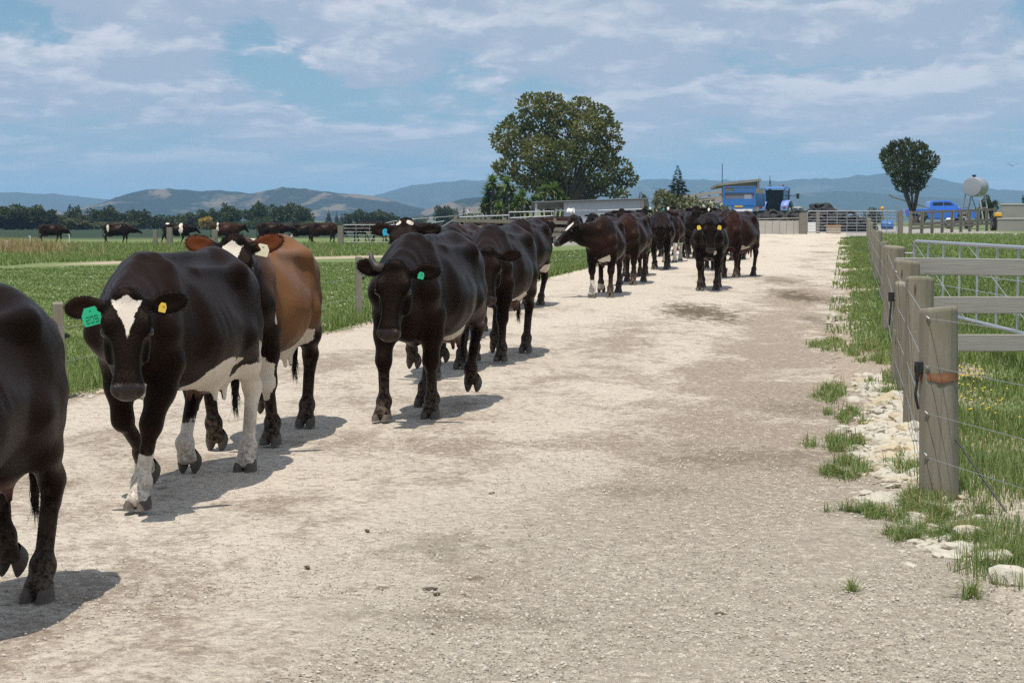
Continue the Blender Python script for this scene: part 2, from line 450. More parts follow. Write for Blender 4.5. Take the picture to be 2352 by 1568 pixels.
            E, K, Fk = (st[0], y0, st[1]), (hk[0], y1, hk[1]), (ft[0], y2, ft[1])
            mid = tuple(np.array(E) * .5 + np.array(K) * .5)
            f.cone((-.66, s * .16, .90), tuple(np.array(mid) + [-.03, 0, 0]), .12, .075, .06)
            f.cone(E, mid, .125, .078, .06); f.cone(mid, K, .078, .052, .05)
            f.ball(K, (.056, .047, .064), .04)
            f.cone((K[0] - .035, K[1], K[2] + .055), (K[0] - .01, K[1], K[2] - .10), .030, .030, .03)
            f.cone(K, Fk, .044, .039, .03)
        f.ball(Fk, (.054, .056, .054), .03)
        if lift < .03: dirp = unit((.50, 0, -.86)); pitch = 0.0
        else: dirp = unit((-.35, 0, -.94)); pitch = 0.95
        tip = np.array(Fk) + dirp * .085
        f.cone(Fk, tip, .047, .053, .03)
        for c in (1, -1): f.ball(np.array(Fk) + [-.042, c * .022, -.025], .016, .015)   # dewclaws
        ctr = np.array(Fk) + dirp * .13
        for c in (1, -1): f.cone(tip + [0, c * .026, 0], ctr + [0, c * .028, .02], .032, .034, .02)
        hooves.append((np.array(Fk), dirp, pitch))
    # udder and tail
    if udder:
        f.ball((-.44, 0, .625), (.20, .155 * udder, .135 * udder), .10)
        for c in (1, -1):
            for x in (-.38, -.53):
                f.cone((x, c * .075, .56), (x + .01, c * .085, .455), .026, .015, .03)
    f.cone((-.82, 0, 1.27), (-.90, 0, 1.18), .036, .032, .05); f.cone((-.90, 0, 1.18), (-.915, .01, .85), .028, .020, .03); f.cone((-.915, .01, .85), (-.90, .02, .58), .022, .02, .03)
    f.cone((-.90, .02, .62), (-.89, .02, .38), .034, .016, .03)
    P, F = f.skin()
    # relax the grid steps
    nv = len(P)
    for it in range(2):
        A = np.zeros((nv, 3)); C = np.zeros(nv)
        for a in range(4):
            b = (a + 1) % 4
            np.add.at(A, F[:, a], P[F[:, b]]); np.add.at(A, F[:, b], P[F[:, a]]); np.add.at(C, F[:, a], 1); np.add.at(C, F[:, b], 1)
        P = P * .45 + A / C[:, None] * .55
    # coat
    def noise(p, sc, sd):
        r = np.random.RandomState(sd); out = np.zeros(len(p))
        for _ in range(5):
            d = r.normal(size=3); out += np.sin(p @ unit(d) * sc * r.uniform(.6, 1.5) + r.uniform(0, 6.28))
        return out / 3.2
    e1 = P[F[:, 1]] - P[F[:, 0]]; e2 = P[F[:, 3]] - P[F[:, 0]]; fn = np.cross(e1, e2); N = np.zeros((nv, 3))
    for a in range(4): np.add.at(N, F[:, a], fn)
    N /= np.linalg.norm(N, axis=1)[:, None] + 1e-12
    hq = (P - poll) @ hx
    amp = np.where(hq > -.05, .0012, .0045)
    fold = np.sin((P @ unit((1, 0, .55))) * 62 + 2 * noise(P, 6, seed + 9)) * np.clip(1 - np.abs(P[:, 0] - .74) / .16, 0, 1) * np.clip((P[:, 2] - .75) / .15, 0, 1)
    P = P + N * ((noise(P, 13, seed + 6) + .6 * noise(P, 29, seed + 7)) * amp + fold * .0045 * (hq < -.02))[:, None]
    me = mesh_from('cow_body', P, F)
    col = np.tile(np.array(coat), (nv, 1))
    def tint(c, m): 
        m = np.clip(m, 0, 1)[:, None]; return col * (1 - m) + np.array(c) * m
    z = P[:, 2]
    col = tint(coat2, .45 + .5 * noise(P, 7, seed + 1)) if coat2 is not None else col
    hp = (P - poll) @ np.stack([hx, hs, hu], 1)                # head space
    inhead = (hp[:, 0] > -.10) & (hp[:, 0] < .6) & (np.abs(hp[:, 1]) < .14) & (hp[:, 2] > -.2) & (hp[:, 2] < .12)
    col[inhead & (hp[:, 0] > -.02)] = np.array(JET)
    tn = np.full(nv, -1.0)
    for c, r in tan: tn = np.maximum(tn, (1 - np.sqrt((((P - np.array(c)) / np.array(r)) ** 2).sum(1))) * min(r))
    if tan: col = tint(TAN, .5 + tn / .16 + .25 * noise(P, 9, seed + 5))
    wh = np.full(nv, -1.0)
    for wb in [q for q in white if len(q) == 2]:
        c, r = wb; wh = np.maximum(wh, (1 - np.sqrt((((P - np.array(c)) / np.array(r)) ** 2).sum(1))) * min(r))
    fw = np.full(nv, -1.0)
    for fb in [q for q in facewhite if len(q) == 4]:       # wedge: from t0 with half width w0 to t1 with w1
        t0, w0, t1, w1 = fb; wd_ = w0 + (w1 - w0) * np.clip((hp[:, 0] - t0) / (t1 - t0), 0, 1)
        d = np.minimum(np.minimum(wd_ - np.abs(hp[:, 1]) - .006, (hp[:, 0] - t0) + .012 * np.cos(hp[:, 1] * 60) ), t1 - hp[:, 0]); fw = np.maximum(fw, np.where(hp[:, 2] > -.02, d, -1))
    for c, r in [q for q in facewhite if len(q) == 2]:   # head-space blobs on the front of the face
        d = (1 - np.sqrt((((hp - np.array(c)) / np.array(r)) ** 2).sum(1))) * min(r)
        fw = np.maximum(fw, d)
    wh = wh + .034 * noise(P, 15, seed + 2) + .014 * noise(P, 41, seed + 8)
    for a_, b_, r_ in [q for q in white if len(q) == 3]:
        a_ = np.array(a_); ba = np.array(b_) - a_; tt = np.clip((P - a_) @ ba / (ba @ ba), 0, 1)
        wh = np.maximum(wh, r_ - np.linalg.norm(P - a_ - tt[:, None] * ba, axis=1))
    wh = np.where(inhead, np.maximum(wh, fw + .006 * noise(P, 40, seed + 3)), wh)
    for i, top in sock:
        fk = hooves[i][0]; m = (np.abs(P[:, 0] - fk[0]) < .24) & (np.abs(P[:, 1] - fk[1]) < .10) & (z < top + .1)
        wh = np.where(m, np.maximum(wh, (top - z) + .03 * noise(P, 25, seed + 4)), wh)
    # udder skin
    if udder:
        d = 1 - np.sqrt(((P - np.array([-.45, 0, .54])) / np.array([.20, .17, .12])) ** 2 @ np.ones(3))
        m = np.clip(d * 4, 0, 1) * (z < .60)
        col = col * (1 - m[:, None]) + np.array((0.10, 0.055, 0.045)) * m[:, None]
    wet = np.clip(((hp[:, 0] - .455) / .02), 0, 1) * inhead * (hp[:, 2] > -.05)
    for e in (0, 1):
        if earcol is not None:
            root, d, wd, nrm = eardir[e]; q = P - root
            m = np.clip(((q @ d) - .05) / .05, 0, 1) * (np.abs(q @ wd) < .1) * (np.abs(q @ nrm) < .06) * ((q @ d) < .3)
            col = tint(earcol, m)
    attr(me, 'coat', np.clip(col, .0015, 1), 'FLOAT_COLOR'); attr(me, 'white', wh); attr(me, 'wet', wet)
    return me, dict(H=H, hx=hx, hs=hs, hu=hu, poll=poll, ears=eardir, hooves=hooves)

# ---------------------------------------------------------------- ground, road, hills
def axis(near, far, d0):
    a = list(np.arange(0, near, d0)); st = d0; x = near
    while x < far: a.append(x); st *= 1.16; x += st
    return np.array(a + [far])
ys = np.concatenate([-axis(6, 60, 1.0)[::-1][:-1], axis(130, 12000, 1.0)])
xp = axis(45, 9000, 1.0); xs = np.concatenate([-xp[::-1][:-1], xp])
XX, YY = np.meshgrid(xs, ys); ZZ = ground(XX, YY)
nx, ny = len(xs), len(ys); ii = np.arange(nx * ny).reshape(ny, nx)
Fg = np.stack([ii[:-1, :-1], ii[:-1, 1:], ii[1:, 1:], ii[1:, :-1]], -1).reshape(-1, 4)
m_field, t, b = material('pasture', rough=.95, spec=.15)
P = t.pos(); px, py, pz = t.xyz(P)
def race_colour(t, P, side, px, py, verge=False):
    """crushed limestone: pale crust, taupe scuffing, grit, dung stains"""
    Q = t.v('MULTIPLY', P, (1.0, .62, 1))
    big = t.noise(Q, .33, 3, .55, .6); mid = t.noise(Q, 1.25, 5, .62, .4); small = t.noise(Q, 5.5, 4, .65, .3); fin = t.noise(P, 17, 5, .72); grit = t.noise(P, 85, 3, .75); peb = t.voro(P, 42); pebc = t.voro(P, 42, out='Color')
    pale = t.mix(fin, (.50, .435, .355), (.78, .715, .615))
    taupe = t.mix(fin, (.245, .195, .150), (.445, .372, .298))
    k = t.m('ADD', t.m('ADD', t.m('MULTIPLY', big, .75), t.m('MULTIPLY', mid, .75)), t.m('ADD', t.m('MULTIPLY', fin, .45), t.m('MULTIPLY', small, .45)))
    right = t.step(side, .2, 3.4)
    k = t.m('ADD', k, t.m('MULTIPLY', t.m('COSINE', t.m('MULTIPLY', t.m('ADD', side, .75), 3.0)), .045)); k = t.m('SUBTRACT', k, t.m('MULTIPLY', right, .16)); k = t.m('ADD', k, t.m('MULTIPLY', t.step(py, 16, 45), .16))
    if verge: k = t.m('SUBTRACT', k, .16)
    c = t.mix(t.step(k, 1.03, 1.27), taupe, pale)
    c = t.mix(t.m('MULTIPLY', t.step(t.noise(Q, .6, 5, .65), .56, .72), .60), c, (.300, .225, .165))
    near = t.step(py, 12.5, 7.5)
    gr = t.mix(grit, (.21, .185, .15), (.60, .55, .47))
    c = t.mix(t.m('MULTIPLY', t.m('MULTIPLY', near, t.step(t.m('ADD', side, t.m('MULTIPLY', mid, 2.4)), 1.5, 3.3)), .8), c, gr)
    flake = t.noise(P, 24, 4, .62, .6)
    c = t.mix(t.m('MULTIPLY', t.step(flake, .53, .64), .50), c, (.76, .69, .59))
    c = t.mix(t.m('MULTIPLY', t.step(flake, .45, .34), .62), c, (.255, .205, .158))
    c = t.mix(t.m('MULTIPLY', t.step(grit, .55, .72), .6), c, (.84, .79, .70))
    c = t.mix(t.m('MULTIPLY', t.step(grit, .45, .28), .65), c, (.175, .140, .105))
    c = t.mix(t.m('MULTIPLY', t.step(fin, .40, .27), .5), c, (.20, .158, .12))
    c = t.mix(t.m('MULTIPLY', t.step(peb, .22, .10), .45), c, t.mix(pebc, (.34, .29, .23), (.82, .77, .68)))
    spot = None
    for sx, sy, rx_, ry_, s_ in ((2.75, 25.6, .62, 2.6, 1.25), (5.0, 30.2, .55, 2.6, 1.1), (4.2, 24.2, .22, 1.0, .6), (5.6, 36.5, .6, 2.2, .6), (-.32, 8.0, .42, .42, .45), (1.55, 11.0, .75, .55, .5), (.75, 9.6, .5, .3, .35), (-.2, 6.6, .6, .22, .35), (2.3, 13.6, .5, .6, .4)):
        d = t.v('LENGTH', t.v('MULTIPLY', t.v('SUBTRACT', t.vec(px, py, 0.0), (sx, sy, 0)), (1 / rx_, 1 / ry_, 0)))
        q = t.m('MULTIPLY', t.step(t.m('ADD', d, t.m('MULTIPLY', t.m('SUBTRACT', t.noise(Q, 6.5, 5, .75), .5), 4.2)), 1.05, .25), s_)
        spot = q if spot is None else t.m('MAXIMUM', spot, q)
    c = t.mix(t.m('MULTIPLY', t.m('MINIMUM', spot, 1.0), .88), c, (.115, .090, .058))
    cl = t.step(t.noise(P, 4.3, 2, .5), .735, .77); c = t.mix(t.m('MULTIPLY', cl, .7), c, (.15, .115, .08))     # flecks of dung
    hoof = t.voro(t.v('ADD', P, t.v('MULTIPLY', t.noise(P, 6, 2, out='Color'), (.08, .08, 0))), 6.5)
    h = t.m('ADD', t.m('ADD', t.m('MULTIPLY', t.m('ADD', fin, flake), .55), t.m('MULTIPLY', small, .7)), t.m('ADD', t.m('MULTIPLY', grit, .28), t.m('ADD', t.m('MULTIPLY', mid, .5), t.m('MULTIPLY', t.step(hoof, .05, .30), .35))))
    c = t.mix(1.0, c, (1.012, .985, .942), 'MULTIPLY')
    return c, h
def edge_dist(t, px, py):
    ctr = t.m('ADD', .8 - .193 * 21, t.m('MULTIPLY', py, .193))
    return t.m('SUBTRACT', px, ctr)
side = edge_dist(t, px, py)
n_f = t.noise(P, 9, 6, .65); n_m = t.noise(P, .9, 4); n_b = t.noise(P, .07, 3)
grass = t.mix(t.step(n_m, .3, .7), (.130, .182, .058), (.196, .240, .100))
grass = t.mix(t.step(n_b, .40, .64), grass, (.155, .205, .075))
grass = t.mix(t.m('MULTIPLY', t.step(n_f, .48, .75), .55), grass, (.24, .25, .115))
grass = t.mix(t.m('MULTIPLY', t.step(t.noise(P, 3.2, 3), .62, .74), .35), grass, (.20, .15, .075))
# maize and rank growth in the far fields
far = t.step(t.m('ADD', py, t.m('MULTIPLY', t.noise(P, .02, 2), 60)), 165, 185)
left = t.step(px, 5, -8)
grass = t.mix(t.m('MULTIPLY', far, left), grass, (.030, .052, .030))
farther = t.step(py, 420, 900)
grass = t.mix(farther, grass, (.10, .13, .055))
earth, _h = race_colour(t, P, side, px, py, verge=True)
wob = t.m('ADD', t.m('MULTIPLY', t.m('SUBTRACT', n_m, .5), 1.5), t.m('MULTIPLY', t.m('SUBTRACT', n_f, .5), 1.1))
edge = t.m('MAXIMUM', 4.55, t.m('ADD', t.m('SUBTRACT', 2.15, px), side))
dr = t.step(t.m('SUBTRACT', t.m('ADD', side, wob), edge), .3, -.3)            # worn right verge
dl = t.step(t.m('ADD', side, t.m('MULTIPLY', wob, .6)), -3.55, -3.15)
dirt = t.m('MULTIPLY', dr, dl)
dirt = t.m('MULTIPLY', dirt, t.step(py, 110, 92))
# bare track across the left paddock
tr = t.m('SUBTRACT', py, t.m('ADD', 80.5, t.m('MULTIPLY', px, 1.18)))
trk = t.m('MULTIPLY', t.step(t.m('ABSOLUTE', t.m('ADD', tr, t.m('MULTIPLY', wob, 2.0))), 3.2, 1.8), t.m('MULTIPLY', t.step(px, -16.5, -14.5), t.step(px, 0, -3)))
trk = t.m('MULTIPLY', trk, t.step(t.noise(P, .35, 2), .26, .38))
yard = t.m('MULTIPLY', t.m('MULTIPLY', t.step(py, 70, 84), t.step(py, 133, 128)), t.m('MULTIPLY', t.step(px, -1.0, 1.5), t.step(px, 29, 26)))
colr = t.mix(dirt, grass, earth)
colr = t.mix(trk, colr, (.46, .37, .27))
colr = t.mix(t.m('MULTIPLY', yard, .95), colr, t.mix(n_f, (.28, .265, .24), (.42, .40, .37)))
t.put(b.inputs['Base Color'], colr)
t.put(b.inputs['Normal'], t.bump(t.m('ADD', n_f, t.noise(P, 45, 3)), .55, .05))
o = link('field', mesh_from('field', np.stack([XX, YY, ZZ], -1).reshape(-1, 3), Fg), m_field); tag(o, kind='structure')

# the limestone race
def road_edge(y): return np.maximum(road_r(y), 1.95 + .012 * y)
def wave(y, sd, amp):
    return amp * (np.sin(y * .9 + sd) * .5 + np.sin(y * 2.3 + sd * 2) * .3 + np.sin(y * 5.1 + sd * 3.7) * .22 + np.sin(y * .31 + sd) * .6)
ry = np.concatenate([np.arange(-8, 40, .12), np.arange(40, 96, .5)]); nc = 70
u = np.linspace(0, 1, nc)[None, :]
L0 = road_l(ry) - wave(ry, 1.3, .09); R0 = road_edge(ry) + wave(ry, 4.1, .10) + .04 * np.sin(ry * 13.1) + .03 * np.sin(ry * 23.7 + 1)
L0 = L0 - .04 * np.sin(ry * 12.3) - .03 * np.sin(ry * 21.9)
R0 = R0 + .45 * np.exp(-((ry - 14.2) / 1.1) ** 2)
RX = L0[:, None] * (1 - u) + R0[:, None] * u; RY = np.repeat(ry[:, None], nc, 1)
crown = .035 * (1 - (2 * u - 1) ** 2)
relief = .010 * np.sin(RX * 1.7 + RY * .6) * np.sin(RY * 1.1 - RX * .8) + .006 * np.sin(RX * 4.1 - RY * 2.2)
RZ = ground(RX, RY) + .004 + crown + relief * np.minimum(1, np.minimum(u, 1 - u) * 12)
jj = np.arange(RX.size).reshape(RX.shape)
Fr = np.stack([jj[:-1, :-1], jj[:-1, 1:], jj[1:, 1:], jj[1:, :-1]], -1).reshape(-1, 4)
m_road, t, b = material('limestone_race', rough=.93, spec=.2)
P = t.pos(); px, py, pz = t.xyz(P); side = edge_dist(t, px, py)
c, h = race_colour(t, P, side, px, py)
t.put(b.inputs['Base Color'], c); t.put(b.inputs['Normal'], t.bump(h, .9, .05))
o = link('road', mesh_from('road', np.stack([RX, RY, RZ], -1).reshape(-1, 3), Fr), m_road); tag(o, kind='structure')
def road_z(x, y):
    u_ = (x - road_l(y)) / (float(road_edge(y)) - road_l(y)); u_ = min(max(u_, 0), 1)
    return G(x, y) + .010 + .035 * (1 - (2 * u_ - 1) ** 2)

# hills: real ridges kilometres away
def ridge(name, prof, Y, depth, seed, mat, rough_, x_extra=400):
    r = np.random.RandomState(seed)
    prof = np.array(prof, float); X = (prof[:, 0] - 1176) / FPX * Y; Z = CAM_H - (prof[:, 1] - HOR) / FPX * Y
    xs_ = np.arange(X[0], X[-1], Y * .0032); dd = np.linspace(-1, 1, 46)
    crest = np.interp(xs_, X, Z)
    kk = np.hanning(9); kk /= kk.sum(); crest = np.convolve(np.pad(crest, 4, mode='edge'), kk, 'valid')
    A = xs_[None, :]; D = dd[:, None]
    ph = r.uniform(0, 6.28, 12)
    L_ = Y * .05
    spur = sum(np.sin(A / (L_ / (1 + i * .7)) + ph[i] + np.sin(D * (2 + i) + ph[i + 6]) * .9) / (1 + i * .8) for i in range(6))
    shape = np.clip(1 - np.abs(D) ** 1.25, 0, 1)
    zz = crest[None, :] * (shape ** (1.0 + .18 * spur * np.clip(np.abs(D) * 2, 0, 1))) 
    zz = zz + rough_ * spur * np.clip(np.abs(D) * 3, 0, 1) * shape * (1 - shape) * 4
    zz = zz + r.normal(size=zz.shape) * crest[None, :] * .014
    zz = zz - 3
    yy_ = Y + D * depth + 0 * A
    V = np.stack([A + 0 * D, yy_, zz], -1).reshape(-1, 3); n_ = len(xs_); q = np.arange(len(V)).reshape(len(dd), n_)
    F = np.stack([q[:-1, :-1], q[:-1, 1:], q[1:, 1:], q[1:, :-1]], -1).reshape(-1, 4)
    return tag(link(name, mesh_from(name, V, F), mat), kind='structure')
def hill_mat(name, dark, tan_, sc, thr):
    m, t, b = material(name, rough=1.0, spec=.05); P = t.pos()
    S_ = t.v('MULTIPLY', P, (1.0, .45, 2.6))
    n = t.noise(S_, sc, 6, .58, .7); f = t.noise(S_, sc * 9, 4, .6)
    c = t.mix(t.step(t.m('ADD', n, t.m('MULTIPLY', t.m('SUBTRACT', f, .5), .12)), thr, thr + .07), dark, tan_)
    c = t.mix(t.m('MULTIPLY', f, .4), c, (.03, .04, .025)); t.put(b.inputs['Base Color'], c); return m
m_h1 = hill_mat('hill_pasture', (.016, .023, .023), (.190, .148, .105), .0062, .525)
m_h2 = hill_mat('far_range', (.028, .04, .032), (.08, .085, .06), .002, .56)
ridge('hill', [(-300, 500), (60, 492), (150, 484), (215, 470), (265, 455), (300, 440), (345, 431), (400, 430), (440, 433), (475, 437), (500, 432), (545, 438), (585, 443), (620, 436), (655, 430), (690, 429), (730, 434), (775, 441), (830, 443), (870, 449), (915, 460), (960, 474), (1000, 484), (1060, 497)], 3100, 420, 3, m_h1, 11)
ridge('hill', [(890, 500), (940, 488), (985, 474), (1030, 460), (1070, 450), (1110, 447), (1170, 450), (1250, 458), (1330, 470), (1420, 480), (1500, 492)], 2500, 300, 5, m_h1, 7)
ridge('far_hills', [(-500, 470), (-200, 462), (0, 455), (60, 447), (110, 443), (160, 447), (230, 455), (320, 462), (450, 470), (650, 478), (820, 460), (880, 443), (930, 428), (985, 419), (1030, 418), (1070, 411), (1110, 412), (1180, 418), (1260, 422), (1350, 420), (1450, 412), (1520, 409), (1580, 412), (1650, 412), (1720, 414), (1790, 414), (1850, 409), (1920, 408), (1970, 402), (2000, 397), (2040, 398), (2090, 402), (2140, 408), (2200, 420), (2250, 430), (2330, 436), (2400, 440), (2600, 450), (2900, 470)], 6200, 900, 9, m_h2, 25)
ridge('hill', [(1380, 500), (1480, 470), (1600, 455), (1720, 452), (1850, 440), (1960, 436), (2060, 446), (2180, 452), (2300, 462), (2450, 470), (2700, 492)], 4300, 500, 12, m_h2, 12)

# ---------------------------------------------------------------- farmyard at the end of the race
def plain(name, c1, c2, sc=6, rough=.85, metal=0.0, stretch=(1, 1, 1), bump=.2, spec=.4):
    m, t, b = material(name, rough=rough, metal=metal, spec=spec); O = t.pos()
    n = t.noise(t.v('MULTIPLY', O, stretch), sc, 5, .65); n2 = t.noise(O, sc * .23, 3)
    t.put(b.inputs['Base Color'], t.mix(t.m('ADD', t.m('MULTIPLY', n, .6), t.m('MULTIPLY', n2, .4)), c1, c2))
    if bump: t.put(b.inputs['Normal'], t.bump(n, bump, .02))
    return m
m_wood = plain('weathered_wood', (.10, .088, .070), (.30, .27, .22), 9, .9, stretch=(3, 3, .5))
m_rail = plain('grey_rail', (.20, .19, .165), (.40, .375, .33), 7, .9, stretch=(.4, .4, 5))
m_galv = plain('galvanised_steel', (.24, .255, .27), (.38, .395, .41), 5, .5, .5, bump=0)
m_zinc = plain('bright_zinc', (.42, .44, .47), (.62, .64, .67), 5, .42, .75, bump=0)
m_pipe = plain('pale_pipe', (.36, .38, .40), (.50, .52, .54), 4, .5, .3, bump=0)
m_sheet = plain('grey_cladding', (.33, .37, .41), (.46, .50, .54), .8, .55, .15, stretch=(1, 1, .15), bump=0)
m_roof = plain('roof_steel', (.10, .105, .11), (.16, .165, .17), 2, .6, .2, bump=0)
m_conc = plain('concrete', (.33, .31, .275), (.53, .51, .47), 2.6, .9, stretch=(1, 1, .25))
m_conc_dark = plain('old_concrete', (.22, .21, .195), (.36, .345, .32), 2.0, .9)
m_shedwall = plain('fibre_cement', (.20, .18, .16), (.30, .275, .25), 1.2, .9)
m_blue = plain('blue_paint', (.016, .11, .36), (.05, .20, .50), 2.5, .45, bump=0)
m_blue2 = plain('faded_blue_paint', (.035, .13, .30), (.10, .23, .42), 2.5, .55, bump=0)
m_tyre = plain('rubber', (.013, .013, .014), (.040, .039, .038), 9, .75, bump=.2)
m_black = plain('black_steel', (.012, .012, .013), (.03, .03, .03), 5, .5, bump=0)
m_white = plain('white_paint', (.70, .70, .68), (.82, .82, .80), 6, .6, bump=0)
m_glass, _, gb = material('dark_glass', (.012, .018, .022), .06, spec=.7)
m_yel = plain('yellow_paint', (.55, .30, .02), (.70, .42, .04), 4, .5, bump=0)
m_tan = plain('raw_plywood', (.36, .29, .20), (.48, .40, .29), 5, .8)
m_red, _, _ = material('red_lens', (.42, .02, .02), .25)
m_ute, t, b = material('blue_car_paint', (.020, .155, .68), .25, spec=.6); b.inputs['Coat Weight'].default_value = 1.0; b.inputs['Coat Roughness'].default_value = .05
m_chrome, _, _ = material('chrome', (.75, .76, .78), .15, metal=1.0)
m_lilac, _, _ = material('pale_blue_paint', (.22, .33, .72), .4)

# lean-to shed
Y = 118; gx0, gx1 = at(1295, Y), at(1476, Y); gz = G(at(1380, Y), Y)
zr0, zr1 = zt(462, Y), zt(455, Y)
sh = empty('shed', (gx0, Y, gz), 0, 'low grey corrugated shed with a flat roof and an open bay at its left end', 'shed')
def rib(x0, x1, z0, z1f, y, step=.075):
    n = int((x1 - x0) / step); rows = []
    for k in (0, 1):
        rows.append([(x0 + (x1 - x0) * i / n, y + (.018 if i % 2 else -.018), z0 if k == 0 else z1f(i / n)) for i in range(n + 1)])
    return rows
wl = gx1 - gx0; ht = lambda f: (zr0 - gz) + (zr1 - zr0) * f - .06
MB().sheet(rib(0, wl, -.3, lambda f: ht(.3 + .7 * f), 0)).build('front_wall', m_sheet, sh)
mb = MB(); mb.sheet([[(wl + .02, i * .5, -.3) for i in range(10)], [(wl + .02, i * .5, ht(1) - .10 * i / 9) for i in range(10)]]); mb.build('side_wall', m_shedwall, sh)
MB().box((wl - .02, -.05, ht(1) / 2), (.14, .07, ht(1) - .1)).build('corner_post', m_tan, sh)
x_l = at(1222, Y) - gx0; x_r = at(1486, Y) - gx0
mb = MB(); mb.add([(x_l, -.30, zr0 - gz - .05), (x_r, -.30, zr1 - gz), (x_r + .5, 5, zr1 - gz - .35), (x_l, 5, zr0 - gz - .40), (x_l, -.30, zr0 - gz - .14), (x_r, -.30, zr1 - gz - .09), (x_r + .5, 5, zr1 - gz - .5), (x_l, 5, zr0 - gz - .55)], [(0, 1, 2, 3), (7, 6, 5, 4), (4, 5, 1, 0), (5, 6, 2, 1), (6, 7, 3, 2), (7, 4, 0, 3)]); mb.build('roof', m_roof, sh)
MB().tube([(x_l + .02, -.33, zr0 - gz - .09), (x_r, -.33, zr1 - gz - .045)], .04, 8).build('gutter', m_roof, sh)
MB().box((at(1231, Y) - gx0, -.15, (zr0 - gz) / 2 - .1), (.16, .16, zr0 - gz)).build('bay_post', m_pipe, sh)
MB().box((x_l + 1.2, 4.9, 1.0), (.16, .16, 1.9)).build('bay_post', m_wood, sh)
MB().sheet([[(0.0, i * .5, -.3) for i in range(10)], [(0.0, i * .5, ht(.3) - .04 * i) for i in range(10)]]).build('inner_wall', m_shedwall, sh)

# wooden yard rails
Y = 88
yf = empty('yard_fence', (at(1046, Y), Y, G(at(1046, Y), Y)), 0, 'weathered wooden yard fence with square posts and two rails behind the herd', 'fence')
ox, oz = at(1046, Y), G(at(1046, Y), Y)
pxs = [1046, 1084, 1122, 1160, 1197, 1233, 1274, 1318]
for q, pxx in enumerate(pxs):
    x = at(pxx, Y); g_ = G(x, Y); MB().box((x - ox, 0, (zt(503 + .5 * q, Y) - .05 + g_) / 2 - oz), (.15, .15, zt(503 + .5 * q, Y) - g_ + .25)).build('post', m_wood, yf, bevel=.01)
for ya, yb in ((506, 512), (521, 527), (535, 540)):
    MB().beam((at(1040, Y) - ox, -.10, zt(ya, Y) - oz), (at(1325, Y) - ox, -.10, zt(yb, Y) - oz), .04, .17).build('rail', m_wood, yf)
# galvanised pipe rails above
Y = 97
pr = empty('pipe_railing', (at(1170, Y), Y, G(at(1170, Y), Y)), 0, 'pale steel pipe railing in front of the shed, two rails on thin uprights', 'railing')
ox, oz = at(1170, Y), G(at(1170, Y), Y)
for a, q in (((1055, 499), (1169, 494.5)), ((1169, 487.5), (1272, 485.7)), ((1172, 501), (1270, 496)), ((1372, 483.5), (1478, 480.5)), ((1372, 493), (1478, 490))):
    MB().tube([(at(a[0], Y) - ox, 0, zt(a[1], Y) - oz), (at(q[0], Y) - ox, 0, zt(q[1], Y) - oz)], .035, 8).build('rail', m_pipe, pr)
for pxx, yy in ((1056, 498), (1110, 496), (1169, 487), (1222, 486.5), (1272, 485.5), (1374, 483), (1425, 482), (1477, 480.5)):
    x = at(pxx, Y); g_ = G(x, Y); MB().tube([(x - ox, 0, g_ - .1 - oz), (x - ox, 0, zt(yy, Y) - oz)], .035, 8).build('upright', m_galv, pr)
def round_gate(name, label, p0, p1, z0, z1, nv, nh, r=.024, wire=.009, mat=None, diag=False, nose=None):
    """tubular frame with rounded top corners, horizontal bars and vertical wires; p0, p1 are (x, y)"""
    a = Vector((p0[0], p0[1], 0)); q = Vector((p1[0], p1[1], 0)); d = (q - a); L = d.length; d.normalize()
    root = empty(name, a + Vector((0, 0, z0)), math.atan2(d.y, d.x), label, 'gate'); H_ = z1 - z0; c = .10
    mt = mat or m_galv
    MB().tube([(0, 0, 0), (0, 0, H_ - c), (.03, 0, H_ - .03), (c, 0, H_), (L - c, 0, H_), (L - .03, 0, H_ - .03), (L, 0, H_ - c), (L, 0, 0), (0, 0, 0)], r, 10).build('frame', mt, root)
    for i in range(1, nv): MB().tube([(L * i / nv, 0, 0), (L * i / nv, 0, H_)], r * .62, 8).build('upright', mt, root)
    for i in range(1, nh): MB().tube([(0, r * .7, H_ * i / nh), (L, r * .7, H_ * i / nh)], wire, 6).build('wire', mt, root)
    if diag:
        for s in range(diag): MB().tube([(L * s / diag, -r * .8, H_), (L * (s + 1) / diag, -r * .8, 0)], wire * .9, 6).build('brace', mt, root)
    return root
Y = 97.5
round_gate('yard_gate', 'pale tubular gate standing in the pipe railing left of the shed wall', (at(1276, Y), Y), (at(1370, Y), Y), G(at(1320, Y), Y) + .2, zt(484, Y), 3, 4)
cl = MB(); pts = []
x0 = at(1311, 97.3)
cl_rows = [[(x0 + (i - 4) * .055 + .03 * math.sin(k * 1.3 + i), 97.30 + .05 * math.sin(i * 1.7 + k) - (.06 if k > 2 else .0), zt(481, 97.3) + .05 - abs(k - 2) * .16 - .03 * math.sin(i * 2.1)) for i in range(9)] for k in range(5)]
cl.sheet(cl_rows); o = cl.build('cloth', m_white, smooth=True); o.modifiers.new('thick', 'SOLIDIFY').thickness = .02
tag(o, 'white cloth thrown over the pipe gate before the shed', 'cloth')

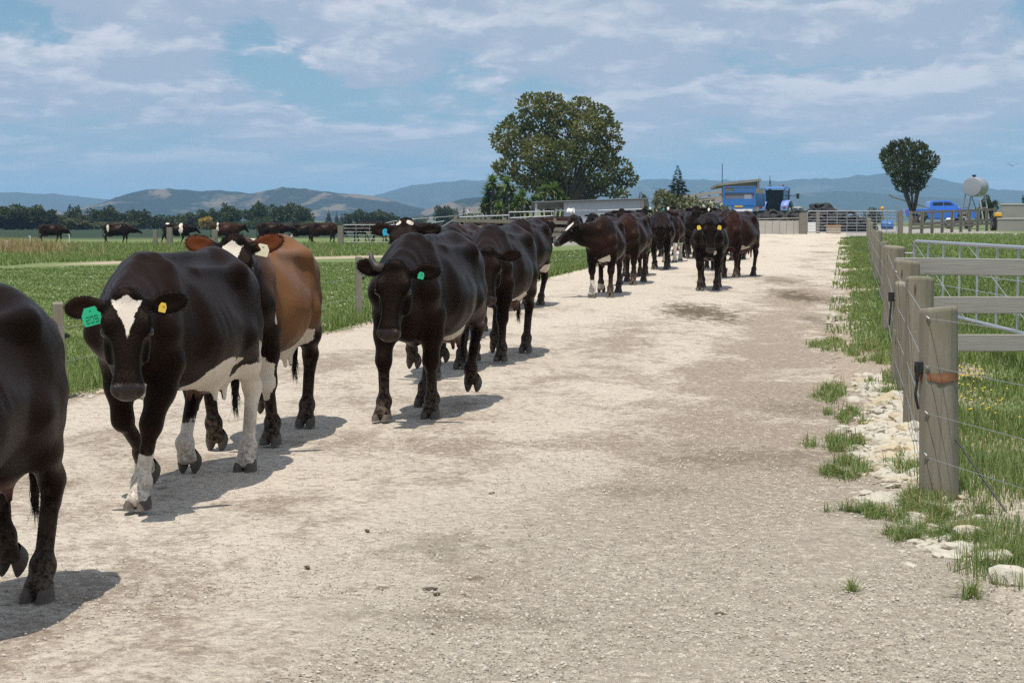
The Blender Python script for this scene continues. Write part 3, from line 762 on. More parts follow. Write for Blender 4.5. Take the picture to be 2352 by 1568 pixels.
# slanting drafting ramp, left of the yard rails
Y = 89
rp = empty('slanting_ramp', (at(1046, Y), Y, G(at(1046, Y), Y)), 0, 'slanting dark timber brace boards leaning against the first yard post', 'ramp'); ox, oz = at(1046, Y), G(at(1046, Y), Y)
for dxp in (0, 7):
    MB().beam((at(1044 + dxp, Y) - ox, -.3, zt(494 + dxp, Y) - oz), (at(1083 + dxp, Y) - ox, -.3, zt(538, Y) - oz), .06, .16).build('board', m_wood, rp)
MB().tube([(at(1016, Y) - ox, -.2, zt(521, Y) - oz), (at(1041, Y) - ox, -.2, zt(506, Y) - oz)], .03, 8).build('bar', m_galv, rp)
MB().tube([(at(976, Y) - ox, -.2, zt(518, Y) - oz), (at(1000, Y) - ox, -.2, zt(511, Y) - oz), (at(1021, Y) - ox, -.2, zt(508, Y) - oz)], .03, 8).build('bar', m_galv, rp)
# paddock gate and its posts
Y = 104
round_gate('paddock_gate', 'long silver gate with rounded corners before the pen at the left', (at(788, Y), Y), (at(911, Y), Y), G(at(850, Y), Y) + .22, zt(516.5, Y), 4, 5, r=.03, wire=.012)
def square_post(px, Y, ytop, wd, label, group, mat=None, round_=False, lean=0.0, zbase=None):
    x = at(px, Y); g_ = G(x, Y) if zbase is None else zbase; h = zt(ytop, Y) - g_
    mb = MB()
    if round_: mb.tube([(0, 0, -.2), (0, 0, h * .5), (lean, 0, h)], [wd / 2, wd / 2, wd / 2 * .96], 14)
    else: mb.beam((0, 0, -.2), (lean, 0, h), wd, wd)
    o = mb.build('fence_post', mat or m_wood, smooth=False, bevel=.008); o.location = (x, Y, g_)
    return tag(o, label, 'post', group)
FP = 'posts of the left paddock fence'
square_post(783, 104, 518, .32, 'stout weathered post at the left end of the paddock gate', FP)
square_post(358, 100, 528, .22, 'short grey post before the white banded cow, left one', FP)
square_post(391, 100, 522, .30, 'short grey post before the white banded cow, right one', FP)
square_post(495, 100, 527, .30, 'short grey post in front of the reddish cow', FP)
for pxx, yy, Y, lb in ((160, 538, 98, 'white electric fence standard left of the lone banded cow'), (70, 542, 88, 'white electric fence standard in the dry grass'), (17, 553, 82, 'white leaning electric fence standard at the left edge')):
    x = at(pxx, Y); g_ = G(x, Y); h = zt(yy, Y) - g_
    mb = MB(); mb.tube([(0, 0, 0), (.03, 0, h * .85)], .022, 8); mb.tube([(.03, 0, h * .85), (.05, 0, h * .9), (.03, 0, h), (-.03, 0, h * .97), (-.02, 0, h * .9)], .02, 8)
    o = mb.build('fence_standard', m_white); o.location = (x, Y, g_); tag(o, lb, 'fence standard', 'electric fence standards')
# tape on the bank and the disc marker
pts = [(at(a, q), q, zt(c_, q)) for a, c_, q in ((880, 514, 112), (905, 508, 115), (950, 503, 118), (1000, 499.5, 122), (1046, 496, 126), (1072, 490, 130), (1098, 486.5, 134))]
ta = empty('tape_fence', (pts[0][0], pts[0][1], 0), 0, 'white electric tape rising along the green bank beyond the pen', 'fence'); o0 = Vector((pts[0][0], pts[0][1], 0))
MB().tube([Vector(p) - o0 for p in pts], .016, 6).build('tape', m_white, ta)
for p in pts[1:]: MB().tube([Vector((p[0], p[1], G(p[0], p[1]) - .1)) - o0, Vector(p) - o0], .018, 6).build('stake', m_white, ta)
Y = 128; x = at(1077, Y); dm = empty('disc_marker', (x, Y, G(x, Y)), 0, 'small white and red disc marker on a stake by the spiky plants', 'marker'); h = zt(484, Y) - G(x, Y)
MB().tube([(0, 0, 0), (0, 0, h)], .02, 8).build('stake', m_wood, dm)
MB().lathe([(0, -.01), (.13, -.01), (.13, .01), (0, .01)], Matrix.Translation((0, -.04, h)) @ Matrix.Rotation(R(90), 4, 'X'), 20).build('disc', m_white, dm)
MB().lathe([(0, -.01), (.06, -.01), (.06, .01), (0, .01)], Matrix.Translation((.04, -.065, h + .07)) @ Matrix.Rotation(R(90), 4, 'X'), 16).build('reflector', m_red, dm)

# raised railed ramp beside the wagon
Y = 122
rf = empty('loading_ramp', (at(1610, Y), Y, G(at(1610, Y), Y)), 0, 'grey timber railed loading ramp with white posts left of the blue wagon', 'ramp'); ox, oz = at(1610, Y), G(at(1610, Y), Y)
for (a, ya), (q, yq), w_ in (((1566, 452.5), (1656, 441), .20), ((1570, 459), (1656, 452.5), .14), ((1572, 463), (1656, 460), .3), ((1580, 468), (1640, 460), .08)):
    MB().beam((at(a, Y) - ox, 0, zt(ya, Y) - oz), (at(q, Y) - ox, 0, zt(yq, Y) - oz), .06, w_).build('rail', m_rail, rf)
for pxx, yy in ((1570, 449), (1599, 445), (1628, 444), (1654, 440)):
    x = at(pxx, Y); MB().box((x - ox, .1, (zt(yy, Y) - oz) / 2), (.16, .12, zt(yy, Y) - oz)).build('post', m_white if pxx == 1599 else m_rail, rf)
# tall grey building behind the wagon
Y = 142; x0, x1 = at(1656, Y), at(1743, Y); g_ = G(x0, Y)
bd = empty('farm_building', (x0, Y, g_), R(6), 'tall brown grey building with an overhanging flat roof behind the blue wagon', 'building')
za, zb = zt(422, Y) - g_, zt(411, Y) - g_; L = x1 - x0
mb = MB(); mb.add([(0, 0, -.3), (L, 0, -.3), (L, 0, zb - .2), (0, 0, za - .2)], [(0, 1, 2, 3)]); mb.build('front_wall', m_shedwall, bd)
mb = MB(); mb.add([(L, 0, -.3), (L + .9, 7, -.3), (L + .9, 7, zb - .3), (L, 0, zb - .2)], [(0, 1, 2, 3)]); mb.build('side_wall', m_conc_dark, bd)
mb = MB(); mb.add([(-.4, -.3, za - .2), (L + .1, -.3, zb - .2), (L + 1.3, 7, zb - .25), (.6, 7, za - .4), (-.4, -.3, za - .02), (L + .1, -.3, zb), (L + 1.3, 7, zb - .02), (.6, 7, za - .2)], [(3, 2, 1, 0), (4, 5, 6, 7), (0, 1, 5, 4), (1, 2, 6, 5), (2, 3, 7, 6), (3, 0, 4, 7)]); mb.build('roof', m_rail, bd)
MB().box((L - .1, -.08, zb / 2), (.16, .12, zb - .4)).build('corner_trim', m_conc, bd)
MB().tube([(0.1, .3, za - .3), (.1, .3, za + 1.6)], .03, 6).build('aerial', m_black, bd)

# silage wagon and tractor
Y = 130; xc = at(1697, Y); g_ = G(xc, Y)
wg = empty('silage_wagon', (xc, Y, g_), R(-14), 'blue high sided forage wagon seen from behind, grey mesh in its tailgate', 'trailer')
hw = 1.17; zt_, zm, zl = zt(430, Y) - g_, zt(457, Y) - g_, zt(473, Y) - g_
bx = MB(); Lw = 6.2
bx.box((-hw, Lw / 2, (zt_ - .45 + zl) / 2), (.08, Lw, zt_ - .45 - zl)); bx.box((hw, Lw / 2, (zt_ - .45 + zl) / 2), (.08, Lw, zt_ - .45 - zl)); bx.box((0, Lw, (zt_ + zl) / 2), (2 * hw, .08, zt_ - zl)); bx.box((0, Lw / 2, zl), (2 * hw - .1, Lw, .1)); bx.build('body', m_blue2, wg)
for s in (-1, 1):
    for k in range(8): MB().box((s * (hw + .06), .25 + k * Lw / 7.4, (zt_ - .45 + zl) / 2), (.08, .10, zt_ - .5 - zl)).build('rib', m_blue2, wg)
    MB().box((s * hw, Lw / 2, zt_ - .30), (.05, Lw - .1, .42)).build('side_board', m_tan, wg)
    MB().box((s * (hw - .02), -.06, (zt_ + zl) / 2), (.12, .12, zt_ - zl + .1)).build('tailgate_post', m_blue, wg)
MB().box((0, -.06, zt_), (2 * hw - .16, .10, .10)).build('top_bar', m_blue, wg)
MB().box((0, -.05, zt_ - .38), (2 * hw - .16, .10, .10)).build('top_bar', m_blue, wg)
m_mesh = plain('grey_mesh', (.10, .115, .14), (.20, .205, .225), 1.1, .8, bump=0)
mp = MB().box((0, 0, (zt_ - .43 + zm) / 2), (2 * hw - .2, .04, zt_ - .43 - zm)).build('mesh_panel', m_mesh, wg)
MB().box((.62, -.03, (zt_ - .55 + zm) / 2), (.55, .02, .34)).build('sign', plain('faded_sign', (.22, .25, .30), (.34, .37, .42), 9, bump=0), mp)
MB().box((0, -.05, (zm + zl) / 2), (2 * hw - .16, .08, zm - zl - .02)).build('tailgate', m_blue, wg)
mb = MB(); mb.prism([(-hw + .1, zl - .03), (hw - .1, zl - .03), (hw - .25, .55), (-hw + .35, .55)], .10, Matrix.Translation((0, -.02, 0))); mb.build('lower_panel', m_blue, wg)
MB().box((0, -.09, zt(483, Y) - g_), (1.95, .03, .17)).build('white_stripe', m_white, wg)
MB().box((-.05, -.10, zt(474.5, Y) - g_), (.62, .03, .13)).build('plate', m_yel, wg)
MB().box((-.85, -.13, zt_ - .02), (.16, .04, .08)).build('tail_lamp', m_red, wg)
def wheel(parent, x, y, r, wd, rim=None, name='wheel'):
    M_ = Matrix.Translation((x, y, r)) @ Matrix.Rotation(R(90), 4, 'Y')
    o = MB().lathe([(r * .58, -wd * .42), (r * .80, -wd * .5), (r * .95, -wd * .44), (r, -wd * .25), (r, wd * .25), (r * .95, wd * .44), (r * .80, wd * .5), (r * .58, wd * .42)], M_, 28).build(name, m_tyre, parent, smooth=True)
    MB().lathe([(0, -wd * .30), (r * .35, -wd * .30), (r * .60, -wd * .41), (r * .60, wd * .41), (r * .35, wd * .30), (0, wd * .30)], M_, 24).build('rim', rim or m_galv, o, smooth=True)
    return o
for s in (-1, 1):
    for y in (2.2, 3.6): wheel(wg, s * .95, y, .52, .42, m_white)
# tractor ahead of it
Y = 138.5; xc = at(1783, Y); g_ = G(xc, Y)
tr_ = empty('tractor', (xc, Y, g_), R(-24), 'blue tractor with a glazed cab and round mirror, hitched ahead of the blue wagon', 'tractor')
zr = zt(430, Y) - g_
mb = MB(); mb.add([(-.85, -.8, zr - .16), (.85, -.8, zr - .16), (.8, .95, zr - .12), (-.8, .95, zr - .12), (-.75, -.65, zr + .02), (.75, -.65, zr + .02), (.7, .8, zr + .04), (-.7, .8, zr + .04)], [(3, 2, 1, 0), (4, 5, 6, 7), (0, 1, 5, 4), (1, 2, 6, 5), (2, 3, 7, 6), (3, 0, 4, 7)]); mb.build('cab_roof', m_blue, tr_, bevel=.05)
MB().box((0, .05, 1.95), (1.45, 1.45, 1.5), taper=1.05).build('cab', m_glass, tr_, bevel=.03)
for s in (-1, 1):
    for y in (-.7, .78): MB().beam((s * .74, y, 1.2), (s * .78, y, zr - .1), .09, .09).build('pillar', m_blue2, tr_)
    md = MB(); pts = [(s * .95, -.95 + .9 - .9 * math.cos(a), .95 + .88 * math.sin(a)) for a in np.linspace(.25, 2.7, 12)]
    rows = [[(s * (.62 if k == 0 else 1.22), p[1] - .35, p[2]) for p in pts] for k in (0, 1)]; md.sheet(rows); o = md.build('mudguard', m_lilac, tr_, smooth=True); o.modifiers.new('thick', 'SOLIDIFY').thickness = .06
    MB().box((s * .92, -1.30, 1.28), (.58, .10, .46)).build('fender_panel', m_lilac, tr_, bevel=.12)
    MB().box((s * .95, -1.37, 1.32), (.26, .03, .08)).build('tail_lamp', m_red, tr_)
    wheel(tr_, s * .95, -.45, .85, .52, m_white); wheel(tr_, s * .88, 2.1, .62, .42, m_white)
    MB().tube([(s * .8, .8, 2.25), (s * 1.35, .95, 2.3)], .03, 8).build('mirror_arm', m_black, tr_)
    MB().box((s * 1.42, .95, 2.22), (.24, .08, .42)).build('mirror', m_black, tr_, bevel=.05)
MB().box((0, 1.75, 1.35), (.85, 1.9, .8), taper=.9).build('bonnet', m_blue, tr_, bevel=.10)
MB().tube([(.5, 1.0, 1.4), (.52, 1.0, 2.55)], [.06, .05], 10).build('exhaust', m_black, tr_)
MB().lathe([(0, 0), (.09, 0), (.08, .16), (0, .18)], Matrix.Translation((.62, -.5, zr + .02)), 14).build('beacon', m_red, tr_)
MB().box((0, 3.1, .9), (1.0, .5, .5)).build('front_weights', m_black, tr_, bevel=.05)
MB().box((.9, 2.7, 1.35), (.7, .6, .12)).build('loader_bracket', m_white, tr_)
for k in range(2): MB().box((.7 + .5 * k, 2.9, 1.05), (.28, .3, .5)).build('loader_arm', m_galv, tr_)

# concrete bunker wall, gate, boards
Y = 90; x0, x1 = at(1690, Y), at(1838, Y)
cw = empty('concrete_wall', (x0, Y, G(x0, Y)), 0, 'low wall of pale upright concrete panels at the end of the race', 'wall'); n = 9
for i in range(n):
    a = (x1 - x0) / n; MB().box((a * (i + .5), .004 * (i % 3), .26), (a - .012, .16, .92 + .012 * (i % 2))).build('panel', m_conc, cw, bevel=.012)
MB().tube([(.2, 0, zt(509, Y) - G(x0, Y) + .12), (x1 - x0, 0, zt(501, Y) - G(x0, Y))], .025, 8).build('top_rail', m_rail, cw)
square_post(1843, 89.8, 489, .38, 'thick timber gatepost between the concrete wall and the yard gate', 'posts by the yard gate')
Y = 89.6
round_gate('mesh_gate', 'wide galvanised mesh gate across the yard entrance', (at(1853, Y), Y), (at(2057, Y), Y), zt(533, Y), zt(485, Y), 9, 7, r=.03, wire=.011)
square_post(2066, 89.6, 485, .24, 'timber post at the right end of the mesh gate', 'posts by the yard gate')
square_post(1915 - 38, 92, 487, .16, 'thin timber post behind the mesh gate', 'posts by the yard gate')
def prop(name, px, Y, w_, d_, h_, mat, label, cat, z=None, bevel=.02, rz=0.0):
    x = at(px, Y); o = MB().box((0, 0, h_ / 2), (w_, d_, h_)).build(name, mat, bevel=bevel); o.location = (x, Y, G(x, Y) + .01 if z is None else z); o.rotation_euler = (0, 0, rz); return tag(o, label, cat)
prop('white_board', 1860, 91.5, .56, .06, .62, m_white, 'white board leaning behind the left end of the mesh gate', 'board')
bxo = empty('timber_box', (at(1912, 93), 93, G(at(1912, 93), 93)), 0, 'timber crate with an orange lid behind the mesh gate', 'crate')
for i in range(4): MB().box((0, -.3, .06 + i * .10), (.70, .03, .09)).build('slat', m_tan, bxo)
MB().box((0, 0, .21), (.66, .56, .40)).build('side_panel', m_tan, bxo); MB().box((0, 0, .44), (.80, .68, .05)).build('lid', plain('orange_lid', (.42, .19, .05), (.55, .27, .08), 4, bump=0), bxo)
bl = empty('plastic_drum', (at(2036, 108), 108, G(at(2036, 108), 108)), 0, 'blue plastic drum lying behind the right end of the mesh gate', 'drum')
MB().lathe([(0, -.36), (.24, -.36), (.27, -.33), (.27, -.12), (.285, -.1), (.27, -.08), (.27, .08), (.285, .1), (.27, .12), (.27, .33), (.24, .36), (0, .36)], Matrix.Translation((0, 0, .28)) @ Matrix.Rotation(R(90), 4, 'Y'), 20).build('drum', m_blue, bl, smooth=True)
MB().lathe([(0, 0), (.05, 0), (.05, .04), (0, .04)], Matrix.Translation((.1, -.27, .38)) @ Matrix.Rotation(R(90), 4, 'X'), 10).build('cap', m_white, bl)
mb = MB(); mb.prism([(-.30, .62), (.30, .58), (.26, 0), (.05, .04), (-.2, .45)], .5); o = mb.build('steel_tray', m_black, bevel=.02); o.location = (at(2001, 108), 108, G(at(2001, 108), 108)); tag(o, 'black steel tray tipped on edge beside the blue drum', 'tray')
yo = empty('marker_post', (at(2024, 124), 124, G(at(2024, 124), 124)), 0, 'thin post with a yellow cap above the yard gate', 'post'); h = zt(474, 124) - G(at(2024, 124), 124)
MB().tube([(0, 0, 0), (0, 0, h - .25)], .04, 8).build('stem', m_wood, yo); MB().lathe([(.04, 0), (.13, .02), (.12, .2), (.05, .27), (0, .28)], Matrix.Translation((0, 0, h - .28)), 14).build('cap', m_yel, yo, smooth=True)

# heap of old tyres over the silage stack
def tyre_mesh(r=.33, w_=.20):
    me = MB(); me.lathe([(r * .60, -w_ * .40), (r * .78, -w_ * .52), (r * .95, -w_ * .44), (r, -w_ * .22), (r, w_ * .22), (r * .95, w_ * .44), (r * .78, w_ * .52), (r * .60, w_ * .40), (r * .57, 0), (r * .60, -w_ * .40)], n=22)
    m_ = bpy.data.meshes.new('tyre'); m_.from_pydata(me.v, [], me.f); m_.update(); m_.polygons.foreach_set('use_smooth', [True] * len(m_.polygons)); m_.materials.append(m_tyre); return m_
TM = tyre_mesh()
heap = []
hx0, hx1 = at(1765, 104), at(1978, 104)
def heap_z(x): 
    f = (x - hx0) / (hx1 - hx0); return float(np.interp(f, [-.1, 0, .10, .25, .40, .52, .58, .68, .80, .92, 1.02], [.1, .40, .65, .75, .85, 1.22, 1.25, 1.0, .80, .5, .1]))
hp = MB(); rows = []
for j in range(11):
    yv = 100.5 + j * .8; s = math.sin(math.pi * j / 10) ** .6
    rows.append([(x, yv, G(x, yv) + heap_z(x) * s * .92 - .03) for x in np.linspace(hx0 - .6, hx1 + .3, 40)])
o = hp.sheet(rows).build('silage_cover', plain('black_plastic', (.010, .010, .011), (.028, .028, .029), 2, .45), smooth=True); tag(o, 'black plastic sheet over the silage heap beneath the tyres', 'cover')
TG = 'old tyres on the silage heap'
r_ = np.random.RandomState(5)
for i in range(96):
    x = hx0 - .3 + (hx1 - hx0 + .4) * r_.rand(); j = r_.rand() * .62; yv = 100.5 + 8 * j; s = math.sin(math.pi * j) ** .6 if j > 0 else 0
    z = G(x, yv) + heap_z(x) * s * .92 + .10 + .12 * r_.rand()
    o = bpy.data.objects.new('tyre', TM); COL.objects.link(o); o.location = (x, yv, z); q = r_.uniform(.85, 1.35); o.scale = (q, q, q)
    o.rotation_euler = (r_.normal() * .45 + (1.2 if i % 4 == 0 else .35 * (1 - s)), r_.normal() * .45, r_.rand() * 6)
    tag(o, 'worn black tyre on the silage heap behind the yard gate', 'tyre', TG)
for i, (pxx, yy) in enumerate(((1775, 497), (1768, 504), (1790, 500), (1810, 499), (1752, 503), (1835, 497), (1822, 503))):
    x = at(pxx, 97); o = bpy.data.objects.new('tyre', TM); COL.objects.link(o); o.location = (x, 97 + .4 * (i % 3), max(zt(yy, 97), G(x, 97) + .25)); o.rotation_euler = (1.1 + .2 * math.sin(i * 3), .3 * math.cos(i * 2), i * 1.3)
    o.scale = (1.2,) * 3; tag(o, 'tyre leaning on end behind the low concrete wall', 'tyre', 'tyres behind the concrete wall')
for i, (pxx, Y) in enumerate(((1735, 96), (1748, 97), (1760, 95.5), (1722, 96.5), (1772, 96), (1786, 95.4), (1799, 96.3), (1812, 95.8), (1828, 96.2))):
    x = at(pxx, Y); o = bpy.data.objects.new('tyre', TM); COL.objects.link(o); o.location = (x, Y, G(x, Y) + .55 + .1 * (i % 3)); o.rotation_euler = (.7 + .4 * math.sin(i * 2), .3, i); o.scale = (1.3,) * 3
    tag(o, 'tyre leaning on end behind the low concrete wall', 'tyre', 'tyres behind the concrete wall')

# post and rail fence right of the yard gate
rfn = empty('rail_fence', (at(2070, 91), 91, G(at(2070, 91), 91)), 0, 'old post and rail fence with many posts in front of the blue pickup', 'fence'); o0 = Vector((at(2070, 91), 91, G(at(2070, 91), 91)))
pts = []
for k, pxx in enumerate((2089, 2115, 2139, 2162, 2184, 2205, 2225, 2243, 2264, 2283)):
    Y = 91.5 + 1.4 * k; x = at(pxx, Y); g_ = G(x, Y); zt_ = zt(485 - .8 * k, Y); pts.append(Vector((x, Y, zt_ - .08)) - o0)
    MB().beam(Vector((x, Y, g_ - .2)) - o0, Vector((x + .02 * math.sin(k * 2), Y, zt_ + .03 * math.sin(k * 3))) - o0, .15, .15).build('post', m_wood, rfn)
for dz_, w_ in ((0, .12), (-.62, .16), (-.82, .12)):
    for i in range(len(pts) - 1): MB().beam(pts[i] + Vector((0, -.09, dz_)), pts[i + 1] + Vector((0, -.09, dz_)), .05, w_).build('rail', m_wood, rfn)
# concrete trough walls at the right edge
Y = 104
for (a, q, ya, yb, Yv, lb) in ((2296, 2420, 466, 497, 107, 'tall grey concrete wall at the right edge beyond the fence'), (2288, 2420, 499, 527, 102, 'lower concrete wall with a pale capping at the right edge')):
    x0, x1 = at(a, Yv), at(q, Yv); g_ = G(x0, Yv)
    w_ = empty('concrete_wall', (x0, Yv, g_), R(-3), lb, 'wall'); h = zt(ya, Yv) - g_
    MB().box(((x1 - x0) / 2, 0, h / 2 - .12), (x1 - x0, .2, h)).build('slab', m_conc_dark, w_, bevel=.02)
    MB().box(((x1 - x0) / 2, 0, h - .09), (x1 - x0 + .04, .26, .10)).build('capping', m_conc, w_, bevel=.015)
ym = empty('farm_implement', (at(2289, 103.5), 103.5, G(at(2289, 103.5), 103.5)), 0, 'dark farm implement with a yellow hood at the end of the rail fence', 'implement')
MB().box((0, 0, .95), (.42, .5, .26), taper=.8).build('hood', m_yel, ym, bevel=.05); MB().box((0, .05, .45), (.5, .45, .75)).build('frame', m_black, ym, bevel=.04); wheel(ym, -.32, 0, .25, .14)
# quad bike behind the fence
qb = empty('quad_bike', (at(2200, 112), 112, G(at(2200, 112), 112)), R(80), 'muddy quad bike parked behind the rail fence below the fuel tank', 'quad bike')
for x in (-.38, .38):
    for y in (-.6, .6): wheel(qb, x, y, .28, .22)
MB().box((0, -.1, .62), (.32, .8, .14)).build('seat', m_black, qb, bevel=.05); MB().box((0, .55, .62), (.62, .55, .12), taper=.8).build('front_guard', m_white, qb, bevel=.05); MB().box((0, -.62, .6), (.62, .5, .10)).build('rear_guard', m_white, qb, bevel=.04)
MB().tube([(-.38, .32, .98), (0, .42, .88), (.38, .32, .98)], .018, 8).build('handlebar', m_black, qb); MB().tube([(0, .55, .4), (0, .42, .88)], .03, 8).build('steering_stem', m_black, qb); MB().box((0, 0, .38), (.3, 1.0, .2)).build('engine', m_galv, qb)
# long bent pole
pl = MB(); Y = 126; pl.tube([(at(a, Y), Y + .3 * i, zt(q, Y)) for i, (a, q) in enumerate(((2039, 447), (2044, 449), (2052, 453.5), (2085, 462), (2120, 472), (2157, 483)))], [.05, .05, .045, .04, .035, .03], 8)
o = pl.build('bent_pole', m_rail); tag(o, 'long thin bent pole slanting down across the blue pickup', 'pole')

# blue pickup, side on
Y = 136; px0, px1 = 2072, 2240; x0 = at(px0, Y); L = at(px1, Y) - x0; g_ = G(x0 + L / 2, Y) + .05
pk = empty('pickup_truck', (x0 + L / 2, Y, g_), 0, 'bright blue double cab pickup parked side on under the round tree', 'pickup')
S = L / 5.35; f = lambda P_: [((x - 2.675) * S, z) for x, z in P_]
prof = f([(0.02, .62), (.05, 1.12), (1.72, 1.14), (1.74, 1.10), (3.95, 1.10), (4.05, 1.16), (4.95, 1.02), (5.22, .92), (5.32, .72), (5.30, .45), (4.75, .40), (4.72, .62), (4.55, .84), (4.25, .90), (3.95, .84), (3.78, .62), (3.75, .40), (1.65, .40), (1.62, .62), (1.45, .84), (1.15, .90), (.85, .84), (.68, .62), (.66, .48), (.12, .50)])
# body outline is concave: build as two meshed halves
def slab(P_, wd, name, mat, parent, inset=0.0, bevel=.03):
    bm_ = bpy.data.meshes.new(name); import bmesh
    b_ = bmesh.new(); vs = [[b_.verts.new((x, s * (wd / 2 - (inset if z > 1.15 else 0)), z)) for x, z in P_] for s in (-1, 1)]
    n_ = len(P_); b_.faces.new(vs[0]); b_.faces.new(vs[1][::-1])
    for i in range(n_): b_.faces.new((vs[0][i], vs[1][i], vs[1][(i + 1) % n_], vs[0][(i + 1) % n_]))
    bmesh.ops.recalc_face_normals(b_, faces=b_.faces); b_.to_mesh(bm_); b_.free(); return link(name, bm_, mat, parent, bevel)
slab(prof, 1.80, 'body', m_ute, pk)
cabp = f([(1.74, 1.09), (1.80, 1.66), (1.95, 1.76), (3.0, 1.80), (3.35, 1.74), (4.10, 1.14), (4.05, 1.09)])
slab(cabp, 1.62, 'cab', m_ute, pk, inset=.08)
for s in (-1, 1):
    for P_ in (f([(1.95, 1.20), (2.0, 1.62), (2.72, 1.66), (2.72, 1.20)]), f([(2.80, 1.20), (2.80, 1.66), (3.25, 1.62), (3.80, 1.20)])):
        mb = MB(); mb.prism(P_, .02, Matrix.Translation((0, s * .762, 0))); mb.build('side_window', m_glass, pk)
    for x in (1.15, 4.25): wheel_o = MB().lathe([(.22, -.11), (.31, -.12), (.37, -.08), (.38, 0), (.37, .08), (.31, .12), (.22, .11)], Matrix.Translation(((x - 2.675) * S, s * .80, .38)) @ Matrix.Rotation(R(90), 4, 'X'), 26).build('wheel', m_tyre, pk, smooth=True); MB().lathe([(0, -.06), (.10, -.07), (.23, -.10), (.23, .10), (.10, .07), (0, .06)], Matrix.Translation(((x - 2.675) * S, s * .80, .38)) @ Matrix.Rotation(R(90), 4, 'X'), 20).build('rim', m_chrome, wheel_o, smooth=True)
    for x in (2.55, 3.3): MB().box(((x - 2.675) * S, s * .915, 1.02), (.16, .03, .035)).build('door_handle', m_chrome, pk)
    MB().box(((3.78 - 2.675) * S, s * 1.0, 1.24), (.12, .20, .17)).build('wing_mirror', m_chrome, pk, bevel=.03)
    MB().box(((.05 - 2.675) * S, s * .80, .92), (.10, .18, .34)).build('tail_lamp', m_red, pk, bevel=.02)
    MB().box(((5.20 - 2.675) * S, s * .70, .86), (.16, .36, .16)).build('headlight', m_chrome, pk, bevel=.03)
    MB().box(((2.7 - 2.675) * S, s * .88, .38), (2.0, .10, .05)).build('side_step', m_black, pk)
mb = MB(); a = f([(3.40, 1.70), (4.02, 1.18)]); mb.add([(a[0][0] + .02, -.66, a[0][1]), (a[0][0] + .02, .66, a[0][1]), (a[1][0] + .02, .72, a[1][1]), (a[1][0] + .02, -.72, a[1][1])], [(0, 1, 2, 3)]); mb.build('windscreen', m_glass, pk)
MB().box(((-.02 - 2.675) * S, 0, .52), (.12, 1.7, .16)).build('rear_bumper', m_chrome, pk, bevel=.03); MB().box(((5.32 - 2.675) * S, 0, .52), (.10, 1.72, .20)).build('front_bumper', m_black, pk, bevel=.03)

# overhead fuel tank
Y = 110; xc = at(2228, Y); zc = zt(429.5, Y); g_ = G(xc, Y)
ft = empty('fuel_tank', (xc, Y, g_), 0, 'silver round fuel tank on a tall splayed steel stand', 'tank'); h = zc - g_; rr = .605; ax_ = Vector((.50, .86, 0)).normalized()
M_ = Matrix.Translation((0, 0, h)) @ ax_.to_track_quat('Z', 'Y').to_matrix().to_4x4()
m_tank = plain('tank_silver', (.27, .30, .335), (.37, .40, .43), 2, .5, .25, bump=0)
MB().lathe([(0, -.02), (rr * .6, -.018), (rr * .93, -.005), (rr * .985, .0), (rr, .02), (rr, .95), (rr * 1.012, .96), (rr * 1.012, .99), (rr, 1.0), (rr, 1.75), (rr * .96, 1.78), (0, 1.8)], M_, 40).build('tank', m_tank, ft, smooth=True)
MB().lathe([(0, 0), (.10, 0), (.10, .10), (.14, .10), (.14, .16), (0, .17)], Matrix.Translation((ax_.x * .5, ax_.y * .5, h + rr - .01)), 12).build('filler_cap', m_black, ft)
sd = Vector((ax_.y, -ax_.x, 0))
for k in (.15, 1.5):
    for s in (-1, 1):
        MB().tube([ax_ * k + sd * s * .42 + Vector((0, 0, h - .42)), ax_ * k + sd * s * .85 + Vector((0, 0, -.1))], .045, 8).build('leg', m_pipe if s > 0 else m_galv, ft)
    MB().tube([ax_ * k + sd * -.62 + Vector((0, 0, h * .35)), ax_ * k + sd * .62 + Vector((0, 0, h * .55))], .025, 6).build('brace', m_galv, ft)
for s in (-1, 1): MB().tube([ax_ * .15 + sd * s * .6 + Vector((0, 0, h * .5)), ax_ * 1.5 + sd * s * .6 + Vector((0, 0, h * .5))], .025, 6).build('brace', m_galv, ft)
MB().tube([ax_ * .1 + Vector((0, 0, h - rr)), ax_ * .1 + Vector((.1, -.1, h - rr - .4)), ax_ * .1 + Vector((.35, -.1, .9)), ax_ * .1 + Vector((.15, -.1, .5))], .025, 8).build('hose', m_black, ft)

# ---------------------------------------------------------------- trees and garden plants
def leaf_mat(name, c1, c2, c3=None, trans=.25):
    m = bpy.data.materials.new(name); m.use_nodes = True; t = NT(m.node_tree); b = t.n['Principled BSDF']
    a = t.attr('tone'); c = t.mix(a, c1, c2)
    if c3: c = t.mix(t.step(a, .80, .95), c, c3)
    t.put(b.inputs['Base Color'], c); b.inputs['Roughness'].default_value = .55; b.inputs['Specular IOR Level'].default_value = .3
    tr = t.new('ShaderNodeBsdfTranslucent'); t.put(tr.inputs['Color'], t.mix(1.0, c, (1.3, 1.35, .6), 'MULTIPLY'))
    mx = t.new('ShaderNodeMixShader'); mx.inputs[0].default_value = trans
    t.l.new(b.outputs[0], mx.inputs[1]); t.l.new(tr.outputs[0], mx.inputs[2]); t.l.new(mx.outputs[0], t.n['Material Output'].inputs[0])
    return m
m_bark = plain('bark', (.045, .038, .030), (.11, .095, .075), 8, .95, stretch=(3, 3, .6))
